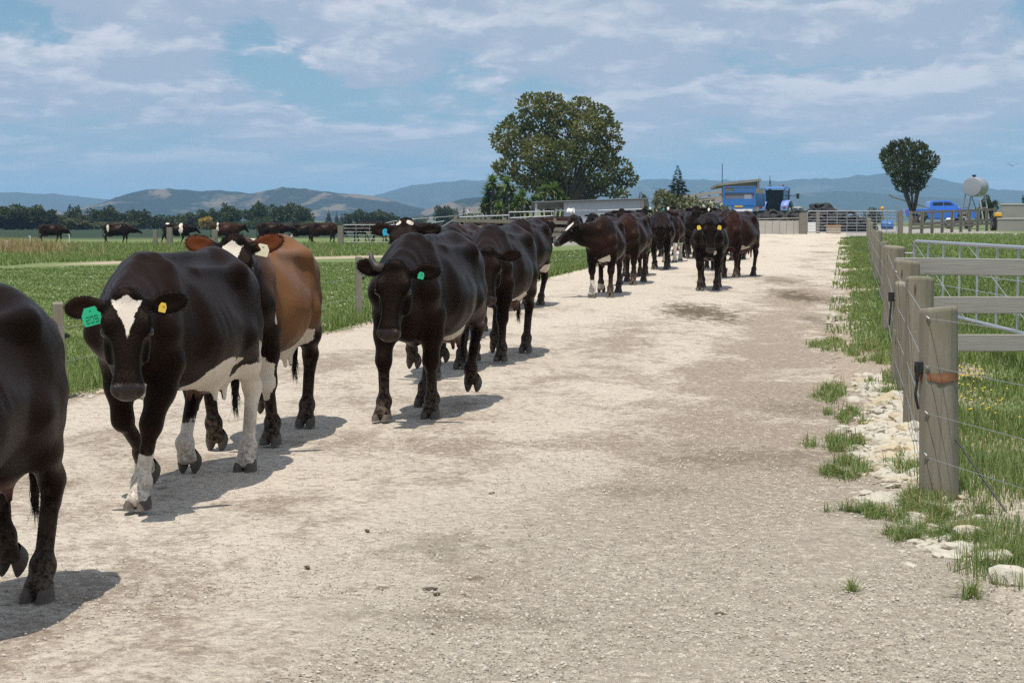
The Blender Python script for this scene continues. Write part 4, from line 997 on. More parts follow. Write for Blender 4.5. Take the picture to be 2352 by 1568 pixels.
def leaves(name, pts, dirs, size, r, aspect=.55, tone=None, fold=.25):
    """one kinked leaf (two quads) at each point"""
    pts = np.asarray(pts, float); n = len(pts); d = np.asarray(dirs, float); d = d / np.linalg.norm(d, axis=1)[:, None]
    q = r.normal(size=(n, 3)); s = np.cross(d, q); s /= np.linalg.norm(s, axis=1)[:, None]; u = np.cross(s, d)
    L = (size * r.uniform(.6, 1.3, n))[:, None]; w_ = L * aspect
    a = pts; m_ = pts + d * L * .55 + u * L * fold * .3; e = pts + d * L
    V = np.stack([a - s * w_ * .15, a + s * w_ * .15, m_ + s * w_ * .5, m_ - s * w_ * .5, e + s * w_ * .08, e - s * w_ * .08], 1).reshape(-1, 3)
    i = np.arange(n)[:, None] * 6
    F = np.concatenate([i + np.array([[0, 1, 2, 3]]), i + np.array([[3, 2, 4, 5]])])
    me = mesh_from(name, V, F, smooth=False)
    tn = r.rand(n) if tone is None else tone
    attr(me, 'tone', np.repeat(tn, 6)); return me
def crown_points(lobes, n, r, shell=.55):
    """points through a set of ellipsoid lobes, denser near their skins"""
    vol = np.array([l[3] * l[4] * l[5] for l in lobes]) ** .72; pk_ = r.choice(len(lobes), n, p=vol / vol.sum())
    v = r.normal(size=(n, 3)); v /= np.linalg.norm(v, axis=1)[:, None]; rad = r.rand(n) ** (1 / 3) * (1 - shell) + shell * r.rand(n) ** .35
    Lb = np.array(lobes)[pk_]; P = Lb[:, :3] + v * rad[:, None] * Lb[:, 3:6]
    return P, v, pk_
def limbs(mb, base, tips, r0, r, wob=.12, n=8):
    for tp in tips:
        a = Vector(base); e = Vector(tp); k = 6; pts = []
        for i in range(k + 1):
            f_ = i / k; p = a.lerp(e, f_); p.z += math.sin(f_ * math.pi) * (e - a).length * .06
            if 0 < i < k: p += Vector(r.normal(size=3)) * wob * (e - a).length * .12
            pts.append(p)
        mb.tube(pts, [r0 * (1 - .85 * i / k) for i in range(k + 1)], n)

m_oak = leaf_mat('oak_leaf', (.072, .090, .025), (.185, .180, .052), (.31, .28, .10))
m_dark = leaf_mat('dark_leaf', (.026, .042, .017), (.080, .098, .034))
m_mid = leaf_mat('mid_leaf', (.035, .055, .018), (.085, .115, .036))
m_oliv = leaf_mat('olive_leaf', (.060, .065, .030), (.125, .125, .055))
m_conif = leaf_mat('conifer_needle', (.010, .024, .013), (.030, .052, .026), trans=.1)
m_yuc = leaf_mat('yucca_blade', (.070, .130, .030), (.175, .255, .070), (.28, .26, .11))
m_yelfol = leaf_mat('yellow_leaf', (.30, .20, .04), (.48, .34, .07))

# the big tree behind the shed
r = np.random.RandomState(42); Y = 139; bx_, bz = at(1300, Y), G(at(1300, Y), Y)
tree = empty('broadleaf_tree', (bx_, Y, bz), 0, 'large spreading bronze green tree behind the grey shed', 'tree')
SP = Y / FPX
L0_ = [(1222, 245, 36), (1262, 240, 38), (1300, 262, 34), (1335, 252, 34), (1372, 272, 34), (1395, 302, 30), (1345, 300, 42), (1295, 310, 46), (1240, 295, 44), (1185, 285, 32), (1165, 305, 26), (1150, 328, 24), (1185, 340, 40), (1405, 335, 24), (1350, 350, 46), (1235, 350, 46),
       (1148, 382, 18), (1165, 392, 28), (1205, 400, 34), (1262, 385, 40), (1310, 400, 36), (1375, 392, 40), (1422, 385, 26), (1440, 410, 24), (1405, 428, 32), (1352, 438, 28), (1245, 428, 30), (1290, 440, 28), (1212, 425, 22), (1425, 445, 16), (1135, 318, 12), (1385, 365, 30), (1290, 355, 40), (1325, 425, 30), (1270, 420, 28), (1370, 420, 30)]
lobes = []
for pxx, py, rad in L0_:
    yo_ = r.uniform(-1, 1) * 3.4 * (1 - abs(py - 340) / 260); k = rad * SP
    lobes.append(((pxx - 1300) * SP, yo_, zt(py, Y) - bz, k, k * 1.15, k * .82))
P_, v_, pk_ = crown_points(lobes, 16000, r, .70)
lt = r.rand(len(lobes)); tone = np.clip(.15 + .5 * lt[pk_] + .45 * r.rand(len(P_)) - .2, 0, 1)
me = leaves('crown', P_, v_ + r.normal(size=v_.shape) * .8 + [0, 0, .1], .27, r, .66, tone); link('crown', me, m_oak, tree)
mb = MB(); fork = (0.1, 0, 2.0); mb.tube([(0, 0, -.3), (.05, 0, 1.0), fork], [.52, .42, .40], 12)
limbs(mb, fork, [(l[0] * .92, l[1] * .9, l[2] - l[5] * .3) for l in lobes], .17, r); mb.build('trunk', m_bark, tree, smooth=True)

# vase shaped tree over the pickup
r = np.random.RandomState(8); Y = 127; bx_, bz = at(2095, Y), G(at(2095, Y), Y); SP = Y / FPX
tree = empty('vase_shaped_tree', (bx_, Y, bz), 0, 'small dark vase shaped tree with many bare stems above the blue pickup', 'tree')
lobes = []
for pxx, py, rad in [(2045, 360, 22), (2062, 345, 22), (2085, 345, 24), (2108, 352, 22), (2125, 372, 22), (2035, 385, 16), (2058, 385, 30), (2088, 385, 32), (2112, 395, 26), (2065, 412, 22), (2092, 418, 24), (2110, 425, 16), (2072, 432, 14), (2095, 436, 14), (2030, 362, 12), (2132, 385, 12), (2100, 340, 14), (2052, 338, 10), (2075, 332, 10)]:
    k = rad * SP; lobes.append(((pxx - 2095) * SP, r.uniform(-1, 1) * 1.1, zt(py, Y) - bz, k, k * 1.2, k))
P_, v_, pk_ = crown_points(lobes, 5200, r, .5); v_ = v_ * .6 + (P_ - np.array([0, 0, .8])) / np.linalg.norm(P_ - np.array([0, 0, .8]), axis=1)[:, None]
link('crown', leaves('crown', P_, v_ + r.normal(size=v_.shape) * .5, .24, r, .42), m_dark, tree)
mb = MB(); mb.tube([(0, 0, -.3), (0, 0, .7)], [.34, .30], 10); limbs(mb, (0, 0, .6), [(l[0], l[1], l[2]) for l in lobes[:11]], .075, r, .08); mb.build('trunk', m_bark, tree, smooth=True)

# spiky cabbage tree / yucca clumps
def rosette(pts_, c, n, L, r):
    for _ in range(n):
        d = unit(r.normal(size=3) * [1, 1, .75] + [0, 0, .42]); pts_.append((c, d, L * r.uniform(.75, 1.15)))
def yucca(px, Y, heads, label):
    r = np.random.RandomState(int(px)); x, g_ = at(px, Y), G(at(px, Y), Y); SP = Y / FPX
    root = empty('yucca', (x, Y, g_), 0, label, 'yucca', 'spiky yuccas beside the shed'); V = []; F = []; tn = []
    mb = MB()
    for pxx, py, rad in heads:
        c = np.array([(pxx - px) * SP, r.uniform(-.5, .5), zt(py, Y) - g_]); pl_ = []; rosette(pl_, c, 150, rad * SP * 1.22, r)
        mb.tube([((pxx - px) * SP * .35, 0, -.1), ((pxx - px) * SP * .8, c[1] * .6, c[2] * .6), tuple(c)], [.13, .10, .09], 8)
        for _ in range(40): pl_.append((c - [0, 0, .1], unit(r.normal(size=3) * [1, 1, .3] + [0, 0, -.7]), rad * SP * .7))
        for c_, d, L in pl_:
            s = unit(np.cross(d, [0, 0, 1]) + 1e-4) * .048; m_ = c_ + d * L * .6; e = c_ + d * L - np.array([0, 0, L * .14]); i = len(V)
            V += [c_ - s, c_ + s, m_ + s * .9, m_ - s * .9, e + s * .1, e - s * .1]; F += [(i, i + 1, i + 2, i + 3), (i + 3, i + 2, i + 4, i + 5)]; tn += [r.rand() * (.75 if d[2] > 0 else 1) + (0 if d[2] > 0 else .2)] * 6
    me = mesh_from('crown', V, F, False); attr(me, 'tone', np.clip(tn, 0, 1)); link('crown', me, m_yuc, root); mb.build('trunk', m_bark, root)
yucca(1132, 124, [(1122, 440, 20), (1148, 440, 20), (1132, 420, 22), (1118, 468, 20), (1140, 462, 20), (1110, 478, 15)], 'tall yucca at the left of the spiky clump')
yucca(1166, 122, [(1176, 442, 18), (1190, 462, 18), (1164, 424, 20), (1158, 458, 23), (1178, 474, 20), (1148, 482, 18)], 'yucca in the middle of the spiky clump')
yucca(1205, 124, [(1198, 455, 21), (1212, 474, 19), (1228, 462, 17), (1190, 480, 18)], 'yucca at the right of the clump, nearest the shed post')
yucca(1268, 128, [(1240, 462, 18), (1296, 464, 16), (1272, 438, 22), (1250, 440, 18), (1285, 450, 16), (1262, 470, 18)], 'yucca rising behind the shed roof')

# flowering bushes by the wagon
m_bushleaf = leaf_mat('grey_green_leaf', (.070, .085, .040), (.155, .170, .085), (.22, .20, .12))
m_petal = leaf_mat('cream_petal', (.62, .60, .45), (.80, .78, .66))
def bush(px, Y, w_, ytop, label, n=1500, seed=0, fl=150):
    r = np.random.RandomState(seed); x, g_ = at(px, Y), G(at(px, Y), Y); h = zt(ytop, Y) - g_; w_ = w_ * Y / FPX
    root = empty('flowering_bush', (x, Y, g_), 0, label, 'bush', 'flowering bushes beside the wagon')
    lobes = [(r.uniform(-1, 1) * w_ * .36, r.uniform(-1, 1) * w_ * .3, h * r.uniform(.35, .80), w_ * .24, w_ * .24, h * .22) for _ in range(11)]
    P_, v_, _ = crown_points(lobes, n, r, .5); link('crown', leaves('crown', P_, v_ + r.normal(size=v_.shape) * .6, .16, r, .55), m_bushleaf, root)
    P_, v_, _ = crown_points(lobes, fl, r, 1.0); P_ = P_ + v_ * .06; tag(link('flowers', leaves('flowers', P_, v_ + r.normal(size=v_.shape) * .4, .13, r, .8), m_petal, root), kind='stuff')
    mb = MB(); limbs(mb, (0, 0, -.05), [l[:3] for l in lobes], .045, r); mb.build('trunk', m_bark, root)
bush(1555, 84, 110, 436, 'tall grey green bush with pale tips behind the herd', 2400, 1, 60)
bush(1520, 80, 75, 458, 'lower flowering bush at the shed corner', 1400, 2, 120)
bush(1610, 82, 90, 462, 'white flowered bush left of the wagon', 1700, 3, 260)
bush(1645, 80, 50, 474, 'small bush hard against the wagon tail', 900, 4, 60)
# strappy garden plants on the bank by the yuccas
bush(1098, 122, 60, 484, 'low pale flowered garden bush left of the yuccas', 900, 5, 160)

# conifers and far trees
def conifer_mesh(r, h=1.0, wd=.32, n=900):
    k = r.rand(n) ** .7; z = k * h * .97 + .03; rad = wd * .5 * (1 - k) * (.55 + .45 * ((k * 11) % 1.0)); a = r.uniform(0, 6.28, n); q = r.rand(n) ** .4
    P_ = np.stack([np.cos(a) * rad * q, np.sin(a) * rad * q, z], 1); d = np.stack([np.cos(a), np.sin(a), -.35 + .2 * r.rand(n)], 1)
    return leaves('crown', P_, d, .085 * h * (1.12 - k), r, .45)
def round_mesh(r, n=1200, lob=9, wd=1.0, leaf=.085):
    lobes = [(r.uniform(-.34, .34) * wd, r.uniform(-.34, .34) * wd, r.uniform(.30, .80), .20 * wd, .20 * wd, .17) for _ in range(lob)] + [(0, 0, .5, .36 * wd, .36 * wd, .36), (0, 0, .24, .40 * wd, .40 * wd, .22)]
    P_, v_, pk_ = crown_points(lobes, n, r, .72); lt = r.rand(len(lobes)); tone = np.clip(lt[pk_] * .7 + r.rand(n) * .4 - .05, 0, 1)
    return leaves('crown', P_, v_ + r.normal(size=v_.shape) * .5, leaf, r, .7, tone)
r = np.random.RandomState(17)
KIND = {'conifer': [conifer_mesh(r) for _ in range(2)], 'round': [round_mesh(r, 1900) for _ in range(3)], 'loose': [round_mesh(r, 1100, 12, .8, .10) for _ in range(2)], 'hedge': [round_mesh(r, 1500, 14, 1.7, .09) for _ in range(2)]}
def trunk_mesh():
    mb = MB(); mb.tube([(0, 0, -.05), (.01, 0, .2), (0, .01, .55), (0, 0, .75)], [.035, .028, .018, .006], 7); limbs(mb, (0, 0, .2), [(.25, .1, .6), (-.22, .15, .55), (.05, -.25, .6)], .015, r)
    me = bpy.data.meshes.new('trunk'); me.from_pydata(mb.v, [], mb.f); me.update(); me.materials.append(m_bark); return me
TRK = trunk_mesh()
def far_tree(kind, px, ytop, wpx, Y, mat, label, group, name=None, ybase=None):
    i = r.randint(len(KIND[kind])); x = at(px, Y); g_ = G(x, Y) if ybase is None else zt(ybase, Y); h = zt(ytop, Y) - g_; w_ = wpx * Y / FPX
    nat = {'conifer': .32, 'round': 1.0, 'loose': .8, 'hedge': 1.7}[kind]
    root = empty(name or ('conifer' if kind == 'conifer' else 'tree'), (x, Y, g_), r.uniform(0, 6.28), label, 'tree', group); w_ *= 1.22 if kind in ('round', 'loose') and Y > 300 else 1; root.scale = (w_ / nat, w_ / nat, h)
    me = KIND[kind][i].copy() if KIND[kind][i].materials and KIND[kind][i].materials[0] != mat else KIND[kind][i]
    me.materials.clear(); me.materials.append(mat); link('crown', me, None, root); link('trunk', TRK, None, root); return root
DK = 'trees of the dark clump at the far left'; dl_ = 'dark dense tree in the big clump at the far left edge'
for px, yt, w_ in ((-25, 472, 80), (18, 470, 70), (55, 466, 72), (88, 470, 62), (108, 484, 44), (35, 484, 60), (75, 486, 60)): far_tree('round', px, yt, w_, 345, m_dark, dl_, DK)
MX = 'mixed trees of the shelter belt left of the herd'; ml = 'mid green tree in the mixed belt between the dark clump and the yellow tree'
for px, yt, w_, k, m_ in ((138, 489, 44, 'round', m_dark), (160, 486, 36, 'loose', m_dark), (196, 488, 44, 'round', m_dark), (222, 477, 36, 'loose', m_mid), (246, 470, 34, 'round', m_dark), (272, 482, 42, 'round', m_dark), (300, 483, 40, 'loose', m_dark), (318, 478, 34, 'round', m_dark), (332, 483, 30, 'round', m_dark), (355, 492, 40, 'loose', m_mid), (384, 494, 36, 'round', m_dark), (404, 491, 38, 'round', m_dark), (428, 493, 36, 'loose', m_mid), (448, 486, 34, 'round', m_dark)): far_tree(k, px, yt, w_, 350 + (px % 7) * 3, m_, ml, MX)
far_tree('round', 177, 468, 26, 358, m_dark, 'narrow dark tree standing taller than the belt around it', MX)
far_tree('loose', 182, 501, 62, 335, m_oliv, 'wide olive coloured bush in front of the shelter belt', MX, 'bush')
far_tree('hedge', 128, 520, 66, 318, m_mid, 'low green hedge bush at the foot of the dark clump', MX, 'bush')
far_tree('hedge', 270, 508, 90, 330, m_oliv, 'long low olive bush below the mixed belt', MX, 'bush')
far_tree('loose', 475, 496, 30, 338, m_yelfol, 'yellow flowered tree among the green belt', MX)
for px, yt, w_, k, lb in ((470, 478, 30, 'round', 'dark tree just left above the yellow one'), (490, 477, 30, 'round', 'dark tree just right above the yellow one'), (514, 484, 46, 'round', 'rounded tree right of the yellow one'), (521, 465, 26, 'loose', 'tall thin tree right of the yellow one'), (541, 471, 34, 'round', 'tall rounded tree above the reddish cow'),
        (586, 470, 40, 'round', 'left tree of the twin crowned pair before the hills'), (602, 459, 30, 'round', 'tallest tree of the belt, before the hills'), (642, 466, 48, 'round', 'broad tree right of the tallest one'), (660, 464, 44, 'round', 'broad crown in the middle of the right hand clump'), (696, 468, 44, 'round', 'tree at the right end of the broad clump')):
    far_tree(k, px, yt, w_, 352, m_mid, lb, 'tall trees before the blue hills')
for px, yt, w_, lb in ((604, 497, 44, 'low bush below the tallest tree'), (560, 505, 50, 'low bush between the two tall clumps'), (657, 509, 70, 'pale low bush below the broad clump'), (705, 506, 50, 'low bush at the right end of the broad clump'), (745, 508, 70, 'low hedge running towards the conifers')): far_tree('hedge', px, yt, w_, 335, m_mid if px != 657 else m_oliv, lb, 'low bushes along the shelter belt', 'bush')
for px, yt, w_, lb in ((756, 481, 18, 'pointed conifer left of the dark copse'), (774, 485, 14, 'smaller pointed conifer left of the dark copse'), (786, 489, 16, 'third little conifer left of the dark copse')): far_tree('conifer', px, yt, w_, 520, m_conif, lb, 'distant conifers')
for px, yt, w_, k, lb in ((800, 488, 24, 'round', 'small tree at the left end of the dark copse'), (834, 479, 40, 'round', 'big dark tree in the copse above the pen'), (862, 480, 44, 'round', 'broad dark tree in the copse above the pen'), (886, 486, 34, 'round', 'dark tree at the right side of the copse'), (905, 493, 24, 'loose', 'small tree at the right end of the copse')): far_tree(k, px, yt, w_, 380, m_dark, lb, 'dark copse above the pen')
for px, yt, w_, k, lb in ((1012, 469, 26, 'round', 'dark tree at the left end of the row left of the yuccas'), (1032, 470, 28, 'round', 'dark tree in the middle of the row left of the yuccas'), (1050, 474, 20, 'conifer', 'pointed tree in the row left of the yuccas'), (1066, 473, 18, 'conifer', 'pointed tree nearest the yuccas')): far_tree(k, px, yt, w_, 420, m_dark, lb, 'row of trees left of the yuccas')
far_tree('hedge', 962, 495, 50, 600, m_dark, 'low dark far bush between copse and tree row', 'row of trees left of the yuccas', 'bush')
far_tree('conifer', 1555, 380, 78, 165, m_conif, 'dark pointed conifer left of the wagon', 'conifers behind the yard')
far_tree('conifer', 1766, 404, 20, 190, m_conif, 'thin pointed conifer right of the tall building', 'conifers behind the yard')
far_tree('conifer', 1741, 405, 10, 190, m_conif, 'tip of a conifer showing over the building roof', 'conifers behind the yard')
far_tree('round', 2262, 447, 44, 175, m_dark, 'dark round bush behind the legs of the fuel tank', 'bushes beyond the yard', 'bush')
far_tree('loose', 2356, 448, 24, 150, m_dark, 'dark tree cut off by the right edge', 'bushes beyond the yard')
far_tree('hedge', 1996, 474, 60, 300, m_dark, 'low dark bush far off between tyres and pickup', 'bushes beyond the yard', 'bush')
far_tree('loose', 1478, 440, 22, 150, m_oliv, 'thin sprig of a sapling above the shed roof corner', 'bushes beyond the yard', 'sapling')
bd_ = MB(); bd_.add([(0, -.10, 0), (.05, 0, .02), (0, .16, 0), (-.05, 0, .02), (.0, 0, -.04)], [(0, 1, 2, 3), (1, 0, 4), (2, 1, 4), (3, 2, 4), (0, 3, 4)]); bd_.add([(.04, -.03, .02), (.30, -.05, .14), (.28, .05, .13), (.04, .08, .02)], [(0, 1, 2, 3)]); bd_.add([(-.04, -.03, .02), (-.04, .08, .02), (-.28, .05, .13), (-.30, -.05, .14)], [(0, 1, 2, 3)])
o = bd_.build('bird', m_black); o.location = (at(2320, 90), 90, zt(382, 90)); tag(o, 'small dark bird flying above the fuel tank', 'bird')

# ---------------------------------------------------------------- the herd
m_coat, t, b = material('cow_coat', rough=.55, spec=.085)
O = t.obj(); ca = t.attr('coat', 'Color'); wa = t.attr('white'); we = t.attr('wet')
ox, oy, oz = t.xyz(O)
fur = t.noise(t.v('MULTIPLY', O, (24, 70, 34)), 2.0, 4, .65); fur2 = t.noise(O, 11, 3)
ragged = t.m('ADD', wa, t.m('ADD', t.m('MULTIPLY', t.m('SUBTRACT', fur, .5), .022), t.m('MULTIPLY', t.m('SUBTRACT', fur2, .5), .05)))
wm = t.step(ragged, -.003, .004)
wcol = t.mix(fur2, (.60, .51, .41), (.80, .735, .64))
flecks = t.step(t.noise(O, 34, 2), .70, .74)
wcol = t.mix(t.m('MULTIPLY', flecks, .55), wcol, (.10, .075, .06))
c = t.mix(t.m('MULTIPLY', fur, .55), ca, t.mix(1.0, ca, (1.9, 1.7, 1.6), 'MULTIPLY'))
c = t.mix(wm, c, wcol)
mud = t.m('MULTIPLY', t.step(oz, .42, .05), t.step(t.noise(O, 32, 5, .75), .38, .62))
c = t.mix(t.m('MULTIPLY', mud, .72), c, (.150, .118, .088))
specks = t.m('MULTIPLY', t.step(t.noise(O, 60, 3, .7), .68, .76), t.step(t.noise(O, 4, 3), .52, .66))
c = t.mix(t.m('MULTIPLY', specks, .5), c, (.16, .125, .095))
hind = t.m('MULTIPLY', t.step(ox, -.50, -.78), t.step(t.noise(O, 9, 4, .65), .47, .62)); c = t.mix(t.m('MULTIPLY', hind, .40), c, (.085, .064, .045))
c = t.mix(t.m('MULTIPLY', we, .9), c, (.020, .019, .020))
spc = t.m('ADD', .075, t.m('MULTIPLY', we, .4)); t.put(b.inputs['Specular IOR Level'], spc)
t.put(b.inputs['Base Color'], c)
t.put(b.inputs['Roughness'], t.m('SUBTRACT', t.m('ADD', .27, t.m('MULTIPLY', fur2, .16)), t.m('MULTIPLY', we, .12)))
t.put(b.inputs['Normal'], t.bump(t.m('ADD', t.m('ADD', fur, t.noise(t.v('MULTIPLY', O, (60, 160, 80)), 1.6, 2)), t.m('MULTIPLY', t.m('MULTIPLY', we, t.voro(O, 160)), .5)), .34, .010))
t.put(b.inputs['Specular Tint'], (1.0, .72, .57)); b.inputs['Sheen Weight'].default_value = .02; b.inputs['Sheen Roughness'].default_value = .5; t.put(b.inputs['Sheen Tint'], (.75, .62, .55))
m_hoof, t, b = material('horn_hoof', rough=.7, spec=.3)
O = t.obj(); t.put(b.inputs['Base Color'], t.mix(t.noise(t.v('MULTIPLY', O, (1, 1, 5)), 14, 4), (.045, .036, .030), (.155, .125, .098))); t.put(b.inputs['Normal'], t.bump(t.noise(t.v('MULTIPLY', O, (1, 1, 6)), 20, 3), .3, .01))
m_eye, _, _ = material('eye_dark', (.012, .009, .008), .08, spec=.6)
m_hair, _, b_ = material('hair_dark', (.012, .010, .009), .6, spec=.3)
m_hair_red, _, _ = material('hair_red', (.075, .022, .010), .6, spec=.25)
m_horn, _, _ = material('horn_grey', (.055, .048, .042), .55)
TAGS = {}
for nm, cc in (('green', (.015, .42, .20)), ('yellow', (.75, .52, .06)), ('blue', (.02, .36, .52)), ('cream', (.72, .66, .45))):
    TAGS[nm] = material('tag_' + nm, cc, .45)[0]
m_ink, _, _ = material('tag_ink', (.012, .20, .10), .6)

def hoof_mesh(ht):
    mb = MB()
    for c in (1, -1):
        rings = []
        for zc, xc, back, front, wd in ((-.070, .040, .040, .042, .030), (-.085, .046, .046, .050, .034), (-(ht - .025), .060, .058, .070, .036), (-ht, .064, .060, .078, .036)):
            ring = []
            for k in range(14):
                a = 2 * math.pi * k / 14; cx = math.cos(a); sx = math.sin(a)
                L = front if cx > 0 else back
                yy = wd * sx * (1.0 if sx * c > 0 else .82) * (1 - .25 * max(cx, 0) ** 2)
                ring.append((xc + L * cx, c * (.0325 + (.004 if zc < -.09 else 0)) + yy, zc))
            rings.append(ring)
        n = 14; o = len(mb.v); V = [p for r_ in rings for p in r_]
        F = [(i * n + k, i * n + (k + 1) % n, (i + 1) * n + (k + 1) % n, (i + 1) * n + k) for i in range(3) for k in range(n)]
        F = [f[::-1] for f in F] + [tuple(range(3 * n, 4 * n)), ]
        mb.add(V, F)
    me = bpy.data.meshes.new('hoof'); me.from_pydata(mb.v, [], mb.f); me.update(); me.polygons.foreach_set('use_smooth', [len(p.vertices) == 4 for p in me.polygons]); me.materials.append(m_hoof)
    return me
HOOF_F = hoof_mesh(.135); HOOF_H = hoof_mesh(.145)
EYE = MB().lathe([(max(.025 * math.sin(a), 1e-4), -.025 * math.cos(a)) for a in np.linspace(0, math.pi, 9)], n=14)

def hair_mesh(roots, ln, wid, r, droop=.3, wild=.42):
    V = []; F = []
    for p, d in roots:
        p = np.array(p); d = unit(np.array(d) + r.normal(size=3) * wild); L = ln * r.uniform(.55, 1.15)
        sd = unit(np.cross(d, r.normal(size=3))) * wid; q = p + d * L * .55; e = p + d * L + np.array([0, 0, -droop * L])
        i = len(V); V += [p - sd, p + sd, q + sd * .7, q - sd * .7, e]; F += [(i, i + 1, i + 2, i + 3), (i + 3, i + 2, i + 4)]
    return V, F

def tag_plate(root, inf, mat, size, digits=None):
    """ear tag hanging from the ear: plate, stud and number"""
    er, d, wd, nrm = inf['ear']
    c = er + d * .105 + nrm * .020
    down = unit(np.array([0, 0, -1.0]) - d * .25 + nrm * .12); sx = unit(np.cross(down, nrm)); nz = np.cross(sx, down); 
    nz = nz if nz @ nrm > 0 else -nz; sx = np.cross(nz, down)
    w_, h_ = size
    out = [(-.28, 0.0), (.28, 0.0), (.5, .40), (.46, .95), (.38, 1.0), (-.38, 1.0), (-.46, .95), (-.5, .40)]
    mb = MB(); V = []
    for kz in (-.0018, .0018): V += [c + sx * (a * w_) + down * (q * h_) + nz * kz for a, q in out]
    n = 8; mb.add(V, [tuple(range(n))[::-1], tuple(range(n, 2 * n))] + [(i, (i + 1) % n, (i + 1) % n + n, i + n) for i in range(n)])
    o = mb.build('ear_tag', mat, root)
    st = MB(); st.tube([c + down * .012 - nz * .012, c + down * .012 + nz * .006], [.006, .006], 8); st.build('stud', mat, o)
    if digits:
        seg = {'2': [((0, 0), (1, 0)), ((1, 0), (1, .5)), ((1, .5), (0, .5)), ((0, .5), (0, 1)), ((0, 1), (1, 1))], '0': [((0, 0), (1, 0)), ((1, 0), (1, 1)), ((1, 1), (0, 1)), ((0, 1), (0, 0))],
               '9': [((1, .5), (0, .5)), ((0, .5), (0, 0)), ((0, 0), (1, 0)), ((1, 0), (1, 1)), ((1, 1), (0, 1))]}
        dm = MB()
        for k, ch in enumerate(digits):
            for a, q in seg[ch]:
                f = lambda z: c + sx * (-.30 + k * .225 + z[0] * .15) * w_ + down * (.48 + z[1] * .34) * h_ + nz * .0024
                dm.beam(f(a), f(q), .0055, .0010)
        dm.build('number', m_ink, o)

def cow(x, y, head, label, cat='cow', group='cows walking down the race', scale=1.0, h=.018, detail=1, name='cow', tags=(), horns=False, hair=None, earhair=None, ground_z=None, **kw):
    """head = heading as a unit-ish (dx, dy); detail 0 body only, 1 hooves and tags, 2 everything"""
    me, A = sculpt_cow(h=h / 1.0, **kw)
    z = ground_z if ground_z is not None else road_z(x, y)
    rz = math.atan2(head[1], head[0])
    if detail == 0:
        o = link(name, me, m_coat); o.location = (x, y, z); o.rotation_euler = (0, 0, rz); o.scale = (scale,) * 3
        return tag(o, label, cat, group)
    root = empty(name, (x, y, z), rz, label, cat, group); root.scale = (scale,) * 3
    me.materials.append(m_coat); link('body', me, None, root)
    for i, (fk, dirp, pitch) in enumerate(A['hooves']):
        o = link('hoof', HOOF_F if i < 2 else HOOF_H, None, root, loc=fk)
        if pitch: o.rotation_euler = (0, math.radians(58), 0)
    for s_, colour, size, dg in tags:
        tag_plate(root, dict(ear=A['ears'][s_]), TAGS[colour], size, dg)
    if detail > 1:
        H = A['H']
        eye_me = bpy.data.meshes.new('eye'); eye_me.from_pydata(EYE.v, [], EYE.f); eye_me.update(); eye_me.polygons.foreach_set('use_smooth', [True] * len(eye_me.polygons)); eye_me.materials.append(m_eye)
        for s_ in (1, -1): link('eye', eye_me, None, root, loc=H(.175, s_ * .110, .014))
        r = np.random.RandomState(7)
        V = []; F = []
        def more(roots, ln, wid, droop, wild=.42):
            v, f = hair_mesh(roots, ln, wid, r, droop, wild); o_ = len(V); V.extend(v); F.extend([tuple(i + o_ for i in q) for q in f])
        more([(H(r.normal() * .022 - .012, r.normal() * .035, .03 + r.normal() * .015), A['hu'] * .8 - A['hx'] * .9 + np.array([0, 0, .3])) for _ in range(900)], .028 if hair is None else hair, .0012, .1)
        mb = MB(); mb.add(V, F); mb.build('poll_hair', m_hair, root)
        V = []; F = []
        for er, d, wd, nrm in A['ears']:
            rt = []
            for _ in range(800):
                a = r.uniform(0, 6.28); q = r.uniform(.75, 1.0)
                p = er + d * (.135 + .100 * q * math.cos(a)) + wd * (.059 * q * math.sin(a)) + nrm * .004
                rt.append((p, d * math.cos(a) * .6 + wd * math.sin(a) * .6 + nrm * .45 + d * .35))
            more(rt, .020, .0011, .25)
        mb = MB(); mb.add(V, F); mb.build('ear_hair', earhair or m_hair, root)
        # tail switch
        rt = [((-.89 + r.normal() * .008, .02 + r.normal() * .008, .38 + r.uniform(0, .2)), (-.1, 0, -1)) for _ in range(260)]
        V = []; F = []; more(rt, .12, .0016, .0, .13); mb = MB(); mb.add(V, F); mb.build('tail_hair', m_hair, root)
        if horns:
            mb = MB(); p = H(.005, -.085, .02); pts = [p, p - A['hs'] * .06 + np.array([0, 0, .012]), p - A['hs'] * .09 + np.array([0, 0, .06]), p - A['hs'] * .095 + np.array([0, 0, .115])]
            mb.tube(pts, [.034, .030, .023, .010], 12); mb.build('horn', m_horn, root, True)
    return root

W = (-.187, -.982)     # the way the race runs
T_G = (.078, .080); T_S = (.040, .050)
# nearest first
cow(-2.125, 6.27, W, 'dark brown cow cut off by the left edge, only rump and hind legs in view', h=.0105, detail=2, seed=3, coat=CHOC, coat2=JET, legs=[(.2, 0, 0), (-.1, 0, 0), (0, 0, 0), (-.06, .10, .055)],
    scale=.92, udder=1.12)
cow(-1.87, 9.72, W, 'black cow with white triangle on its forehead and green ear tag, walking towards the viewer', h=.0095, detail=2, seed=8, scale=.975,
    legs=[(.30, 0, -.06), (-.14, .09, .03), (0.02, 0, .03), (.36, .05, .03)], poll=(1.03, .135, 1.115), face=(.36, .155, -.92), ears=(.20, .02), coat=JET, coat2=CHOC,
    white=[((-.12, .23, .55), (.36, .28, .19)), ((-.62, .17, .40), (.16, .12, .46)), ((.66, .06, .60), (.06, .16, .075)), ((.60, .115, .70), (.07, .035, .13))], sock=((0, .30), (1, .17), (2, .6), (3, .33)),
    facewhite=[(.015, .078, .235, .004)],
    tags=((1, 'green', (.10, .095), '209'), (0, 'yellow', T_S, None)))
